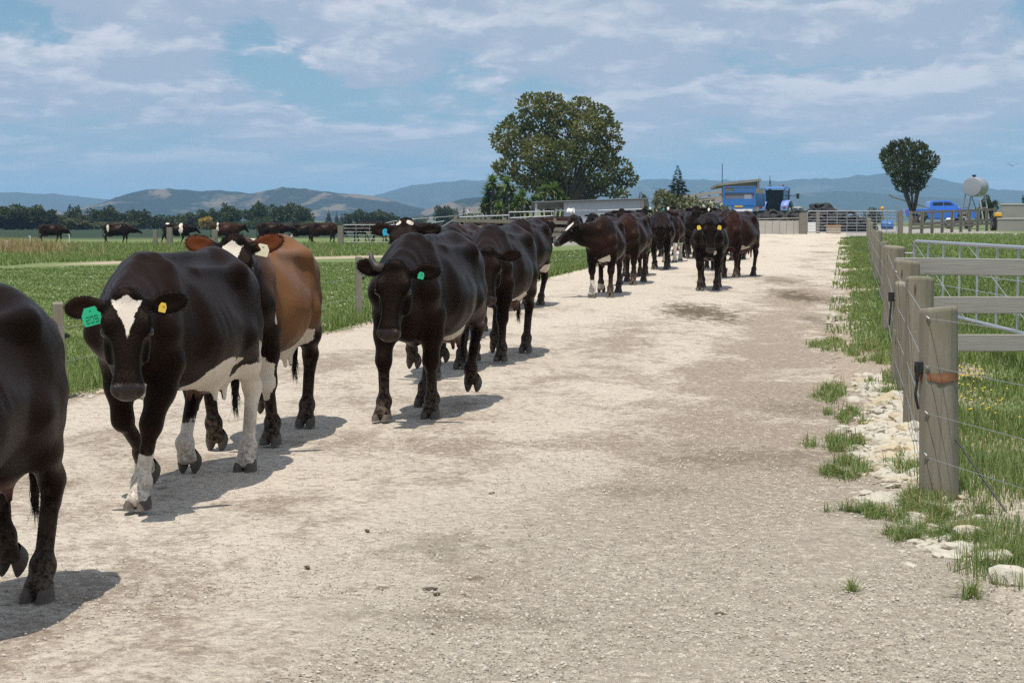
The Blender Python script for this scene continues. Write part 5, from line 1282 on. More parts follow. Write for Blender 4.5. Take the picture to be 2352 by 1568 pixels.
cow(-1.71, 11.75, (-.12, -.993), 'tan saddled cow with rust red ears, its head over the rump of the cow ahead', h=.0105, detail=2, seed=12, coat=JET, coat2=CHOC,
    legs=[(-.16, 0, .02), (.2, .03, 0), (-.04, 0, 0), (.10, .13, 0)], poll=(1.04, .13, 1.315), face=(.46, .06, -.88), ears=(.42, .34), earcol=(.085, .026, .010),
    tan=[((-.10, .28, 1.04), (.66, .36, .40)), ((-.25, 0, 1.30), (.58, .4, .16))], white=[((-.28, .22, .56), (.30, .26, .15)), ((.10, 0, 1.36), (.13, .12, .06)), ((.5, .16, .30), (.12, .10, .30)), ((.52, .24, .84), (.02, .06, .06))],
    facewhite=[(.02, .070, .25, .006)], tags=((0, 'cream', (.085, .075), None),), earhair=m_hair_red, hair=.040)
cow(-.63, 13.25, (-.235, -.972), 'black cow with one short horn and a white streak on its flank', h=.0105, detail=2, seed=21, coat=JET, coat2=CHOC, scale=1.0,
    legs=[(-.06, 0, -.01), (.20, 0, -.01), (.10, .13, .0), (.30, 0, 0)], poll=(1.06, .07, 1.115), face=(.36, .0, -.92), ears=(.10, .34), horns=True, tags=((0, 'green', (.045, .050), None),),
    white=[((-.28, .26, .57), (.16, .2, .10)), ((.20, .245, 1.20), (.02, .325, 1.02), .017)], rib=0.0)
cow(-.73, 16.35, (-.20, -.98), 'black cow hidden behind the horned one, blue tag in its raised ear', h=.013, detail=2, seed=30, coat=JET, coat2=CHOC, poll=(1.03, .0, 1.37), face=(.55, .05, -.83), ears=(.1, .12),
    legs=[(.1, 0, 0), (-.12, .10, 0), (.2, 0, 0), (-.1, .06, 0)], facewhite=[((.0, -.055, .04), (.022, .026, .05)), ((.0, .055, .04), (.022, .026, .05))], tags=((1, 'blue', (.05, .06), None),))
cow(-.13, 18.0, (-.20, -.98), 'dark brown cow with a white belly patch, lowered head behind the horned cow', h=.013, detail=2, seed=33, coat=CHOC, coat2=JET, poll=(1.06, .12, 1.08), face=(.40, .06, -.92), ears=(.18, .1),
    legs=[(.12, 0, 0), (.05, .0, 0), (.0, 0, 0), (.28, .04, 0)], white=[((-.05, .25, .58), (.22, .2, .13)), ((-.40, .2, .64), (.20, .14, .07))], scale=1.0)
cow(-.62, 20.9, (-.15, -.99), 'chestnut brown cow whose back shows between two dark cows', h=.016, seed=35, coat=RED, coat2=CHOC, poll=(1.05, 0, 1.1), scale=.99)
cow(.22, 26.9, (-.22, -.975), 'dark brown cow walking in the gap ahead of the blazed one, beside the grass edge', h=.016, seed=39, coat=CHOC, coat2=JET, poll=(1.08, -.1, 1.05), scale=1.0,
    legs=[(-.1, 0, 0), (.1, 0, 0), (.28, 0, 0), (-.05, 0, 0)], white=[((-.46, .2, .56), (.10, .16, .09)), ((-.82, .16, .72), (.06, .06, .05))])
cow(1.62, 30.2, (-.16, -.987), 'black cow with a white face patch turning its head to the left', h=.014, detail=2, seed=44, coat=JET, coat2=RED, poll=(.93, -.40, 1.22), face=(.42, -.62, -.66), ears=(.1, .0), scale=1.0,
    legs=[(.1, 0, 0), (.26, 0, 0), (-.1, 0, 0), (.1, .05, 0)], facewhite=[((.12, .0, .05), (.13, .055, .07))], sock=((1, .30), (3, .2)), white=[((.66, .02, .62), (.04, .07, .035)), ((.56, .13, .70), (.05, .03, .10)), ((.35, .2, 1.28), (.15, .30, 1.18), .018)])
cow(2.35, 34.6, (-.22, -.975), 'reddish brown cow close behind the one turning its head', h=.018, seed=47, coat=RED, coat2=CHOC, poll=(1.05, -.2, 1.0), scale=1.02, white=[((-.2, .2, .56), (.1, .2, .05))])
cow(2.72, 38.4, (-.20, -.98), 'rusty dark cow in the queue with its head hidden', h=.018, seed=49, coat=RED, coat2=JET, poll=(1.05, 0, 1.0), scale=1.02, legs=[(-.1, 0, 0), (.15, 0, 0), (.1, 0, 0), (-.2, 0, 0)])
cow(3.62, 42.4, (-.12, -.99), 'dark cow with its long face hung low in the middle of the queue', h=.016, detail=2, seed=52, coat=CHOC, coat2=JET, poll=(1.10, .02, .98), face=(.18, 0, -.98), scale=1.02, legs=[(.1, 0, 0), (-.05, 0, 0), (0, 0, 0), (.2, 0, 0)])
cow(4.35, 47.5, (-.20, -.98), 'dark cow with white hind legs in the queue', h=.018, seed=55, coat=CHOC, coat2=RED, poll=(1.05, 0, 1.3), scale=1.02, sock=((0, .5), (1, .45), (2, .5)), white=[((-.3, .25, .62), (.14, .16, .14))], facewhite=[((.1, 0, .05), (.06, .04, .06))])
cow(3.66, 32.3, (-.14, -.99), 'black cow facing the viewer with yellow tags in both ears', h=.014, detail=2, seed=58, coat=JET, coat2=CHOC, poll=(1.06, .02, 1.17), face=(.36, .06, -.93), ears=(.05, .05), scale=1.03,
    legs=[(.0, 0, -.01), (.20, 0, 0), (.25, .0, 0), (-.05, 0, 0)], tags=((0, 'yellow', (.075, .075), None), (1, 'yellow', (.07, .075), None)), white=[((.62, .12, .66), (.05, .04, .035))])
cow(4.86, 37.6, (-.42, -.91), 'round bellied brown cow grazing its head low behind the tagged one', h=.016, seed=61, coat=CHOC, coat2=RED, poll=(1.12, .0, .62), face=(.25, .0, -.97), scale=1.04, belly=1.12,
    legs=[(.1, 0, 0), (-.05, 0, 0), (0, 0, 0), (.15, 0, 0)], white=[((.05, .24, .56), (.26, .2, .10))])
Q = [(4.75, 41.8, RED, 'reddish cow side on behind the round bellied one', (1.05, .35, 1.25)), (5.2, 50.5, CHOC, 'chocolate cow rear of the queue with raised head', (1.0, 0, 1.4)), (4.6, 53.5, RED, 'rust coloured cow in the back of the queue', (1.05, .1, 1.1)),
     (5.7, 55.0, JET, 'black cow towards the back of the queue', (1.05, 0, 1.3)), (6.6, 54.0, CHOC, 'brown cow at the right of the queue before the wagon', (1.05, 0, 1.2)), (5.6, 60.0, RED, 'rust backed cow below the flowering bush', (1.05, -.1, 1.2)),
     (6.9, 60.5, JET, 'black cow with head up below the flowering bush', (1.0, 0, 1.45)), (4.6, 62.0, CHOC, 'brown cow just right of the shed wall', (1.0, 0, 1.4)), (7.7, 64.0, CHOC, 'dark cow near the wagon tailgate', (1.05, 0, 1.25)), (6.1, 67.0, JET, 'black cow with blue tag at the back of the herd', (1.0, 0, 1.45)),
     (7.4, 70.0, RED, 'red brown cow last of the herd', (1.0, 0, 1.3)), (8.6, 69.5, CHOC, 'chocolate cow last on the right of the herd', (1.05, 0, 1.2)), (3.4, 52.0, CHOC, 'dark cow behind the rusty ones on the left', (1.05, 0, 1.35)), (3.9, 57.5, RED, 'reddish cow on the left flank of the herd', (1.05, 0, 1.3)), (6.2, 49.0, JET, 'black cow on the right flank of the queue', (1.05, 0, 1.1))]
for i, (x, y, cc, lab, pl) in enumerate(Q):
    cow(x, y, (-.2 + .25 * math.sin(i * 2.1), -.97), lab, h=.022, seed=70 + i, coat=cc, coat2=JET if i % 2 else CHOC, poll=pl, scale=1.0 + .03 * math.sin(i * 1.7), rib=0,
        legs=[(.12 * math.sin(i), 0, 0), (-.12 * math.sin(i), 0, 0), (.15 * math.cos(i), 0, 0), (-.15 * math.cos(i), 0, 0)],
        facewhite=[((.10, 0, .05), (.07, .04, .06))] if i in (3, 6, 9) else (), tags=((1, 'blue', (.07, .08), None),) if i == 9 else ())

# cattle on the paddock at the left, side on
FAR = 'cattle crossing the far paddock'
def far_cow(x, y, hd, lab, group=FAR, **kw):
    cow(x, y, hd, lab, group=group, h=.026, detail=0, ground_z=G(x, y), rib=0, **kw)
far_cow(at(121, 112), 112, (1, -.1), 'dark cow half hidden behind the tall dry grass', seed=101, coat=CHOC, coat2=JET, poll=(1.12, 0, 1.0), scale=.95)
far_cow(at(271, 109), 109, (1, .05), 'dark cow with two narrow white bands, alone left of the others', seed=102, coat=JET, coat2=CHOC, poll=(1.18, 0, 1.02), face=(.8, 0, -.55), scale=.98, white=[((-.55, 0, 1.0), (.07, .5, .36)), ((.22, 0, 1.25), (.04, .5, .13))])
far_cow(at(408, 107), 107, (1, -.02), 'black cow with a white shoulder band and white udder', seed=103, coat=JET, coat2=JET, poll=(1.15, 0, 1.12), face=(.6, 0, -.8), scale=1.0, white=[((.28, 0, 1.0), (.11, .5, .45)), ((-.42, 0, .62), (.28, .3, .22)), ((-.55, 0, 1.34), (.12, .3, .10))], legs=[(.25, .1, 0), (-.2, 0, 0), (.1, 0, 0), (-.25, 0, 0)])
far_cow(at(520, 106), 106, (1, .04), 'reddish cow with a narrow white loin band', seed=104, coat=RED, coat2=RED, poll=(1.12, 0, 1.22), scale=1.03, white=[((-.45, 0, 1.1), (.06, .5, .36))])
far_cow(at(625, 108), 108, (1, -.03), 'plain black cow stretching its head forward, ahead of the reddish one', seed=105, coat=JET, coat2=CHOC, poll=(1.22, 0, 1.08), face=(.85, 0, -.5), scale=1.03, legs=[(.1, 0, 0), (-.1, 0, 0), (-.3, 0, 0), (.15, 0, 0)])
far_cow(at(697, 110), 110, (1, .02), 'black cow with pale hocks in the tight bunch', seed=106, coat=JET, coat2=CHOC, poll=(1.1, 0, 1.1), scale=.98, white=[((-.7, 0, .55), (.12, .4, .16))])
far_cow(at(745, 107), 107, (1, -.03), 'dark brown cow leading the bunch to the paddock gate', seed=107, coat=CHOC, coat2=RED, poll=(1.15, 0, .95), face=(.5, 0, -.85), scale=1.03, white=[((.95, 0, .9), (.06, .3, .06))])
PEN = 'cattle in the pen behind the metal gate'
for i, (px, Y, lab) in enumerate([(835, 121, 'black cow in the pen seen through the metal gate, at its left'), (868, 124, 'taller black cow in the pen behind the middle of the gate'), (900, 120, 'dark cow in the pen at the right end of the metal gate'), (945, 118, 'dark cow between the gate and the slanting ramp'), (985, 114, 'dark cow just left of the slanting ramp')]):
    far_cow(at(px, Y), Y, (1 if i % 2 else -1, .15), lab, PEN, seed=120 + i, coat=JET, coat2=CHOC, poll=(1.1, 0, 1.1 + .08 * (i % 2)), scale=1.02 + .05 * (i == 1), white=[((-.4, 0, .6), (.2, .3, .14))] if i in (0, 2) else ())
YD = 'cattle waiting in the yard'
for i, (px, Y, hd, cc, lab) in enumerate([(1018, 100, (.3, -1), JET, 'black cow by the foot of the slanting ramp'), (1048, 98, (.6, -.8), JET, 'big black cow right behind the slanting ramp'), (1110, 92, (1, -.1), CHOC, 'brown cow behind the wooden yard rails, left one'), (1150, 95, (-1, .1), JET, 'black cow with white ear spot behind the yard rails'),
        (1205, 90, (1, 0), CHOC, 'brown cow side on behind the yard rails'), (1245, 88, (1, .2), RED, 'rusty cow side on near the end of the yard rails'), (1318, 84, (.05, 1), CHOC, 'brown cow showing its rump below the white cloth'), (1360, 80, (-.1, -1), RED, 'red topped cow in front of the shed wall'), (1290, 96, (1, .3), RED, 'red cow standing under the open shed bay'), (1405, 78, (-.3, -1), CHOC, 'dark cow against the shed wall')]):
    cow(at(px, Y), Y, hd, lab, group=YD, h=.026, detail=0, ground_z=G(at(px, Y), Y), rib=0, seed=140 + i, coat=cc, coat2=JET, poll=(1.05, 0, 1.2 + .1 * math.sin(i)), scale=1.0, white=[((-.75, 0, .75), (.12, .2, .1))] if i == 6 else ())

# ---------------------------------------------------------------- fences close by
m_post, t, b = material('split_post', rough=.92, spec=.2); O = t.obj()
gn = t.noise(t.v('MULTIPLY', O, (26, 26, 1.6)), 1.0, 6, .7, 1.0); bn = t.noise(O, 5, 4); ox_, oy_, oz_ = t.xyz(O)
c = t.mix(gn, (.125, .110, .083), (.36, .33, .262)); c = t.mix(t.m('MULTIPLY', t.step(bn, .5, .7), .5), c, (.20, .19, .115))
c = t.mix(t.m('MULTIPLY', t.step(t.voro(t.v('MULTIPLY', O, (5, 5, 1.1)), 1.4), .10, .03), .8), c, (.06, .05, .04)); c = t.mix(t.m('MULTIPLY', t.step(t.noise(O, 30, 3), .66, .76), .5), c, (.46, .44, .36))
t.put(b.inputs['Base Color'], c); t.put(b.inputs['Normal'], t.bump(gn, .6, .012))
m_rust, t2, b2 = material('rust_band', rough=.95, spec=.1); O2 = t2.obj(); t2.put(b2.inputs['Base Color'], t2.mix(t2.noise(t2.v('MULTIPLY', O2, (14, 14, 40)), 1, 4), (.17, .055, .025), (.36, .20, .12)))
m_board, t, b = material('weathered_board', rough=.92, spec=.2); O = t.obj()
gn = t.noise(t.v('MULTIPLY', O, (1.3, 20, 34)), 1.0, 6, .7, .8); kn = t.voro(t.v('MULTIPLY', O, (1.2, 1, 5)), 1.7)
c = t.mix(gn, (.215, .205, .185), (.43, .415, .375)); c = t.mix(t.step(kn, .10, .04), c, (.10, .085, .06)); t.put(b.inputs['Base Color'], c); t.put(b.inputs['Normal'], t.bump(gn, .5, .01))
m_wire = plain('fence_wire', (.38, .39, .40), (.52, .53, .54), 6, .4, .8, bump=0)

def round_post(x, y, h, rad, label, group, lean=(0, 0), seed=0, sq=False):
    r = np.random.RandomState(seed); g_ = G(x, y); n = 28; V = []; F = []
    ang = np.linspace(0, 2 * math.pi, n, endpoint=False); prof = 1 + .05 * np.sin(ang * 2 + seed) + .03 * np.sin(ang * 5 + seed) + .012 * r.normal(size=n)
    ck = r.randint(n); prof[ck] -= .16; prof[(ck + n // 3) % n] -= .08
    zz = np.concatenate([[-.25], np.linspace(0, h - .03, 9), [h - .008, h]])
    for i, z in enumerate(zz):
        s_ = rad * (1.03 - .05 * z / h) * (1 - (.10 if i == len(zz) - 1 else 0))
        for k in range(n):
            q = prof[k] * s_; tz = z + (.012 * math.cos(ang[k] + seed) if z > h - .05 else 0)
            V.append((q * math.cos(ang[k]) + lean[0] * z / h, q * math.sin(ang[k]) + lean[1] * z / h, tz))
    m_ = len(zz)
    F = [(i * n + k, i * n + (k + 1) % n, (i + 1) * n + (k + 1) % n, (i + 1) * n + k) for i in range(m_ - 1) for k in range(n)] + [tuple((m_ - 1) * n + k for k in range(n))]
    root = empty('fence_post', (x, y, g_), 0, label, 'post', group)
    me = bpy.data.meshes.new('post'); me.from_pydata(V, [], F); me.update(); me.polygons.foreach_set('use_smooth', [len(p.vertices) == 4 for p in me.polygons]); link('timber', me, m_post, root)
    return root
FR = 'posts of the right hand race fence'
def fx(y): return 2.33 + .198 * (y - 9.5)
def staple(root, p, mat=None): MB().tube([Vector(p) + Vector((-.012, -.012, .012)), Vector(p) + Vector((0, -.022, 0)), Vector(p) + Vector((.012, -.012, -.012))], .004, 6).build('staple', mat or m_wire, root)
p1 = round_post(2.36, 9.55, 1.055, .100, 'stout grey strainer post nearest the viewer with a rust coloured band', FR, (-.02, 0), 1)
mb = MB(); n = 20
rows = [[(.1035 * math.cos(a) - .013, .1035 * math.sin(a), .655 + k * .024 + .006 * math.sin(a * 5 + k)) for a in np.linspace(R(178), R(335), n)] for k in range(3)]
mb.sheet(rows).build('rust_stain', m_rust, p1, smooth=True)
for z in (1.0, .73, .48, .25): staple(p1, (-.09, -.06, z))
ins = MB(); ins.box((-.125, -.03, .73), (.05, .035, .06)); ins.box((-.14, -.035, .70), (.02, .03, .09)); ins.tube([(-.13, -.03, .70), (-.15, -.05, .58), (-.13, -.04, .50)], .008, 8); ins.build('insulator', m_black, p1, bevel=.004)
p2 = round_post(2.96, 12.65, 1.09, .098, 'grey round post just behind the nearest one', FR, (0, 0), 2)
p3 = round_post(3.49, 15.45, 1.12, .110, 'post carrying the ends of the three grey boards', FR, (.01, 0), 3)
ins = MB(); ins.box((-.13, -.03, .80), (.05, .035, .08)); ins.tube([(-.13, -.05, .8), (-.15, -.06, .55)], .008, 8); ins.build('insulator', m_black, p3)
for z in (1.02, .78, .5): staple(p3, (-.10, -.07, z))
pb = round_post(3.36, 14.9, .95, .05, 'thin pale stake leaning in front of the board end post', FR, (-.03, .02), 11)
p4 = round_post(4.80, 21.9, 1.09, .135, 'broad pale post from which the steel gate hangs', FR, (0, 0), 4)
for k in range(2): MB().tube([(.12, -.06, .25 + .75 * k), (.22, -.10, .25 + .75 * k), (.22, -.10, .36 + .75 * k)], .014, 8).build('hinge', m_galv, p4)
yy = [28.5, 36, 45, 55, 67, 80]
names = ['first', 'second', 'third', 'fourth', 'fifth', 'sixth', 'seventh', 'eighth', 'ninth', 'tenth', 'eleventh']
allp = [(2.36, 9.55), (2.96, 12.65), (3.49, 15.45), (4.80, 21.9)]
for i, y in enumerate(yy):
    x = fx(y) - .05 * math.sin(i); round_post(x, y, 1.0 + .07 * math.sin(i * 2.2), .062 + .010 * math.sin(i * 1.7), 'dark weathered post, %s one up the race beyond the gate hanging post' % names[i], FR, (.03 * math.sin(i), 0), 20 + i); allp.append((x, y))
wf = empty('wire_fence', (2.3, 9.5, 0), 0, 'thin steel wires strung from post to post along the right side of the race', 'fence'); o0 = Vector((2.3, 9.5, 0))
for z in (1.0, .74, .48, .24):
    pts = [Vector((4.1, -1.5, z + .0))] + [Vector((x - .095, y - .05, G(x, y) + z)) for x, y in allp]
    pts[0] = Vector((2.36 + .17 * 6, 9.55 - 6, z))
    MB().tube([p - o0 for p in pts], .0022, 6).build('wire', m_wire, wf)
o = MB().tube([(2.43, 9.50, .36), (2.62, 9.12, .0)], .006, 8).build('stay_wire', m_black); tag(o, 'black stay wire slanting from the nearest post into the grass', 'stay wire')

# three boards
bf = empty('board_fence', (3.5, 15.7, G(3.5, 15.7)), R(-2), 'three weathered grey boards on the post beyond the nearest one', 'fence'); g_ = G(3.5, 15.7)
for k, (z, x0, tilt) in enumerate(((1.065, -.02, -.02), (.715, .0, .0), (.375, .0, .012))):
    o = MB().box((1.6, 0, 0), (3.3, .040, .152)).build('board', m_board, bf, bevel=.006, loc=(x0, .02 * k - .13, z - g_ * 0)); o.rotation_euler = (0, R(.6) * (1 if k == 0 else -.3), 0)
MB().box((3.1, .02, .45), (.12, .12, 1.35)).build('post', m_post, bf, bevel=.01)
# steel gate swung open
round_gate('steel_gate', 'galvanised mesh gate with a rounded top corner, swung open behind the grey boards', (5.02, 21.75), (4.86, 15.98), .47, 1.285, 7, 5, r=.021, wire=.0045, diag=2, mat=m_zinc)
o = MB().tube([(4.9, 21.0, .0), (5.05, 20.2, .02)], .02, 8)

# left fence
LF = 'posts along the left edge of the race'
def plank_post(px, Y, ytop, w_, d_, label, lean=0.0, z0=None):
    x = at(px, Y); g_ = G(x, Y); h = zt(ytop, Y) - g_; root = empty('fence_post', (x, Y, g_), .3, label, 'post', LF)
    mb = MB(); mb.add([(-w_ / 2 - lean * 0, -d_ / 2, -.2), (w_ / 2, -d_ / 2, -.2), (w_ / 2, d_ / 2, -.2), (-w_ / 2, d_ / 2, -.2), (-w_ / 2 + lean, -d_ / 2, h), (w_ / 2 + lean, -d_ / 2, h), (w_ / 2 + lean, d_ / 2, h + .01), (-w_ / 2 + lean, d_ / 2, h + .01)], [(3, 2, 1, 0), (4, 5, 6, 7), (0, 1, 5, 4), (1, 2, 6, 5), (2, 3, 7, 6), (3, 0, 4, 7)]); mb.build('timber', m_post, root, bevel=.008)
    MB().lathe([(0, 0), (.022, 0), (.022, .02), (.012, .025), (.02, .035), (0, .04)], Matrix.Translation((w_ / 2 + lean * .6, 0, h * .66)) @ Matrix.Rotation(R(90), 4, 'Y'), 10).build('insulator', m_black, root)
    return x, Y, g_, h
lp = [plank_post(140, 14.5, 696, .085, .10, 'slim leaning post between the two nearest cows at the left', -.03), plank_post(824, 24.5, 590, .085, .09, 'slim post left of the horned cow', .0), plank_post(1118, 34.6, 566, .085, .09, 'slim post behind the dark cows, third along the left edge'), plank_post(1366, 45.5, 543, .10, .10, 'slim post below the blazed cow turning its head')]
wl_ = empty('wire_fence', (-3.7, 14.5, 0), 0, 'thin wires along the left edge of the race', 'fence'); o0 = Vector((-3.7, 14.5, 0))
for z in (.60, .32):
    pts = [Vector((-5.4, 4.0, z))] + [Vector((x + .06, y - .03, g_ + z)) for x, y, g_, h in lp]; MB().tube([p - o0 for p in pts], .0025, 5).build('wire', m_wire, wl_)

# ---------------------------------------------------------------- stones
def rock_mesh(r, flat=.6):
    import bmesh
    b_ = bmesh.new(); bmesh.ops.create_icosphere(b_, subdivisions=2, radius=1.0)
    pl_ = [unit(r.normal(size=3)) for _ in range(9)]; dd = [r.uniform(.55, .85) for _ in range(9)]
    for v in b_.verts:
        p = np.array(v.co)
        for n_, d_ in zip(pl_, dd):
            q = p @ n_
            if q > d_: p = p - n_ * (q - d_) * .92
        p = p * (1 + .05 * math.sin(p[0] * 7 + p[1] * 5)) * [1.15, .95, flat]; v.co = p
    me = bpy.data.meshes.new('rock'); b_.to_mesh(me); b_.free(); return me
m_lime, t, b = material('limestone', rough=.92, spec=.2); P = t.pos(); n_ = t.noise(P, 14, 5, .6); big_ = t.noise(P, 3.5, 3)
c = t.mix(n_, (.36, .325, .26), (.64, .60, .50)); c = t.mix(t.m('MULTIPLY', t.step(big_, .52, .66), .6), c, (.48, .38, .21)); c = t.mix(t.m('MULTIPLY', t.step(n_, .40, .28), .5), c, (.20, .17, .13)); t.put(b.inputs['Base Color'], c); t.put(b.inputs['Normal'], t.bump(n_, .5, .02))
r = np.random.RandomState(23)
ROCK = [rock_mesh(r, r.uniform(.5, .8)) for _ in range(7)]
for m_ in ROCK: m_.materials.append(m_lime)
def rocks(group, label, n, gen, s0, s1, stuff=False):
    if stuff:
        V = []; F = []
        for _ in range(n):
            x, y = gen(); m_ = ROCK[r.randint(7)]; s_ = r.uniform(s0, s1) * (r.rand() * .6 + .5); Mx = Matrix.Translation((x, y, G(x, y) + s_ * .08)) @ Matrix.Rotation(r.rand() * 6, 4, 'Z') @ Matrix.Rotation(r.normal() * .3, 4, 'X') @ Matrix.Diagonal((s_ * r.uniform(.7, 1.5), s_, s_ * r.uniform(.5, 1), 1))
            i = len(V); V += [Mx @ v.co for v in m_.vertices]; F += [tuple(k + i for k in p.vertices) for p in m_.polygons]
        mb = MB(); mb.add(V, F); o = mb.build('limestone_rubble', m_lime); return tag(o, label, kind='stuff')
    for _ in range(n):
        x, y = gen(); o = bpy.data.objects.new('limestone_rock', ROCK[r.randint(7)]); COL.objects.link(o); s_ = r.uniform(s0, s1); o.scale = (s_ * r.uniform(.8, 1.5), s_, s_ * r.uniform(.7, 1.1)); o.location = (x, y, G(x, y) + s_ * .10); o.rotation_euler = (r.normal() * .3, r.normal() * .3, r.rand() * 6); tag(o, label, 'rock', group)
def pix_gen(boxes):
    """ground points under picture areas (px, py, half width, half height)"""
    def g_():
        a = boxes[r.randint(len(boxes))]; px = a[0] + r.normal() * a[2] * .6; py = a[1] + r.normal() * a[3] * .6
        Y = 1.626 * FPX / (py - HOR + 38); return at(px, Y), Y
    return g_
PILE = [(2025, 900, 60, 20), (2040, 950, 70, 30), (2050, 1000, 65, 30), (2060, 1050, 60, 25), (2085, 940, 40, 40), (2095, 1010, 35, 40), (2060, 1085, 50, 18), (2030, 1150, 40, 10), (1990, 745, 30, 12), (2010, 770, 30, 8), (2085, 1090, 35, 15), (2010, 880, 40, 12), (2130, 1180, 70, 25), (2200, 1255, 70, 25), (2000, 700, 40, 12), (2010, 665, 30, 8)]
rocks(None, 'pale limestone rubble heaped along the right hand fence', 2600, pix_gen(PILE), .018, .058, True)
rocks('rocks of the pile beside the nearest posts', 'white limestone rock in the pile left of the nearest fence posts', 130, pix_gen(PILE[:6]), .040, .080)
for lb, px, py, s_ in (('largest white rock at the lower right, low and broad', 2292, 1298, .105), ('white rock cut by the right edge below the big one', 2335, 1350, .09), ('white rock in front of the nearest post foot', 2122, 1200, .07), ('pale mossy rock up in the grass right of the nearest post', 2232, 1245, .085), ('flat pale rock left beside the big one', 2210, 1270, .07), ('second pale rock left of the big one', 2228, 1278, .06), ('small white stone alone on the gravel', 2102, 1312, .035), ('small grey stone on the race edge', 2082, 1278, .028), ('white stone alone on the left verge by the tan cow', 738, 776, .07), ('pale rock on the left verge behind the black cow', 236, 921, .06)):
    Y = (1.626 if px > 1000 else 1.55) * FPX / (py - HOR + (38 if px > 1000 else 0)); x = at(px, Y); o = bpy.data.objects.new('limestone_rock', ROCK[len(lb) % 7]); COL.objects.link(o); o.scale = (s_ * 1.3, s_, s_ * .9); o.location = (x, Y, G(x, Y) + s_ * .2); o.rotation_euler = (.1, .1, len(lb)); tag(o, lb, 'rock')
def verge():
    y = r.uniform(20, 62); return road_r(y) + r.normal() * .35 + .35, y
rocks(None, 'scattered limestone along the right verge further up the race', 420, verge, .03, .075, True)
def lverge():
    y = 13 + 22 * r.rand() ** 1.3; return road_l(y) + r.normal() * .18 - .12, y
rocks(None, 'scattered pale stones along the left verge', 110, lverge, .02, .05, True)
# grit on the race
n = 52000; y = 5.4 + 9 * r.rand(n) ** 1.35; x = r.uniform(0, 1, n) * (.58 * y + 1) - .32 * y; ok = (x > road_l(y)) & (x < road_edge(y) + .25); x, y = x[ok], y[ok]
ok = r.rand(len(x)) < .16 + .84 * np.clip((x - .193 * (y - 21) - .9 + .8 * np.sin(y * 1.3 + x)) / 2.2, 0, 1); x, y = x[ok], y[ok]; s_ = .0026 + .0050 * r.rand(len(x)) ** 2.2; oct_ = np.array([(1, 0, 0), (0, 1, 0), (-1, 0, 0), (0, -1, 0), (0, 0, .8), (.3, .2, -.4)]); fo = np.array([(0, 1, 4), (1, 2, 4), (2, 3, 4), (3, 0, 4)])
zb = np.array([road_z(a, q) for a, q in zip(x, y)]); jit = r.uniform(.6, 1.4, (len(x), 6, 3))
V = (oct_[None] * jit * s_[:, None, None]) + np.stack([x, y, zb + s_ * .15], 1)[:, None, :]; F = (fo[None] + np.arange(len(x))[:, None, None] * 6).reshape(-1, 3)
m_grit, t, b = material('grit', rough=.95); t.put(b.inputs['Base Color'], t.mix(t.attr('tone'), (.17, .14, .11), (.58, .53, .45))); me = mesh_from('grit', V.reshape(-1, 3), F, False); attr(me, 'tone', np.repeat(r.rand(len(x)), 6)); tag(link('grit', me, m_grit), 'loose grit and pebbles lying on the race', kind='stuff')
m_dung = plain('dried_dung', (.060, .048, .032), (.13, .105, .072), 20, .95)
for i, (px, py, s_) in enumerate(((985, 1383, .05), (1000, 1396, .034), (700, 1329, .04), (1660, 1437, .034), (1130, 1150, .036), (840, 1240, .036))):
    Y = 1.61 * FPX / (py - HOR + 34); x = at(px, Y); o = bpy.data.objects.new('dung_clod', ROCK[i % 7].copy()); COL.objects.link(o); o.data.materials.clear(); o.data.materials.append(m_dung); s_ *= .5; o.scale = (s_ * 1.3, s_ * .8, s_ * .55); o.location = (x, Y, road_z(x, Y) - s_ * .05); o.rotation_euler = (0, 0, i); tag(o, 'small dark clod of dried dung on the pale race', 'clod', 'dung clods on the race')

# ---------------------------------------------------------------- grass
def grass_mat(name, a, c, d):
    m = bpy.data.materials.new(name); m.use_nodes = True; t = NT(m.node_tree); b = t.n['Principled BSDF']; tn = t.attr('tone')
    P = t.pos(); col = t.mix(tn, a, c); col = t.mix(t.step(tn, .93, .99), col, d); col = t.mix(t.m('MULTIPLY', t.step(t.noise(P, .7, 3), .45, .65), .35), col, t.mix(1.0, col, (1.3, 1.15, .9), 'MULTIPLY'))
    t.put(b.inputs['Base Color'], col); b.inputs['Roughness'].default_value = .6; b.inputs['Specular IOR Level'].default_value = .25
    tr = t.new('ShaderNodeBsdfTranslucent'); t.put(tr.inputs['Color'], t.mix(1.0, col, (1.2, 1.3, .6), 'MULTIPLY')); mx = t.new('ShaderNodeMixShader'); mx.inputs[0].default_value = .3
    t.l.new(b.outputs[0], mx.inputs[1]); t.l.new(tr.outputs[0], mx.inputs[2]); t.l.new(mx.outputs[0], t.n['Material Output'].inputs[0]); return m
m_grass = grass_mat('grass_blade', (.126, .186, .054), (.210, .268, .104), (.25, .25, .12))
m_dry = grass_mat('dry_grass', (.24, .17, .085), (.42, .32, .18), (.50, .40, .26))
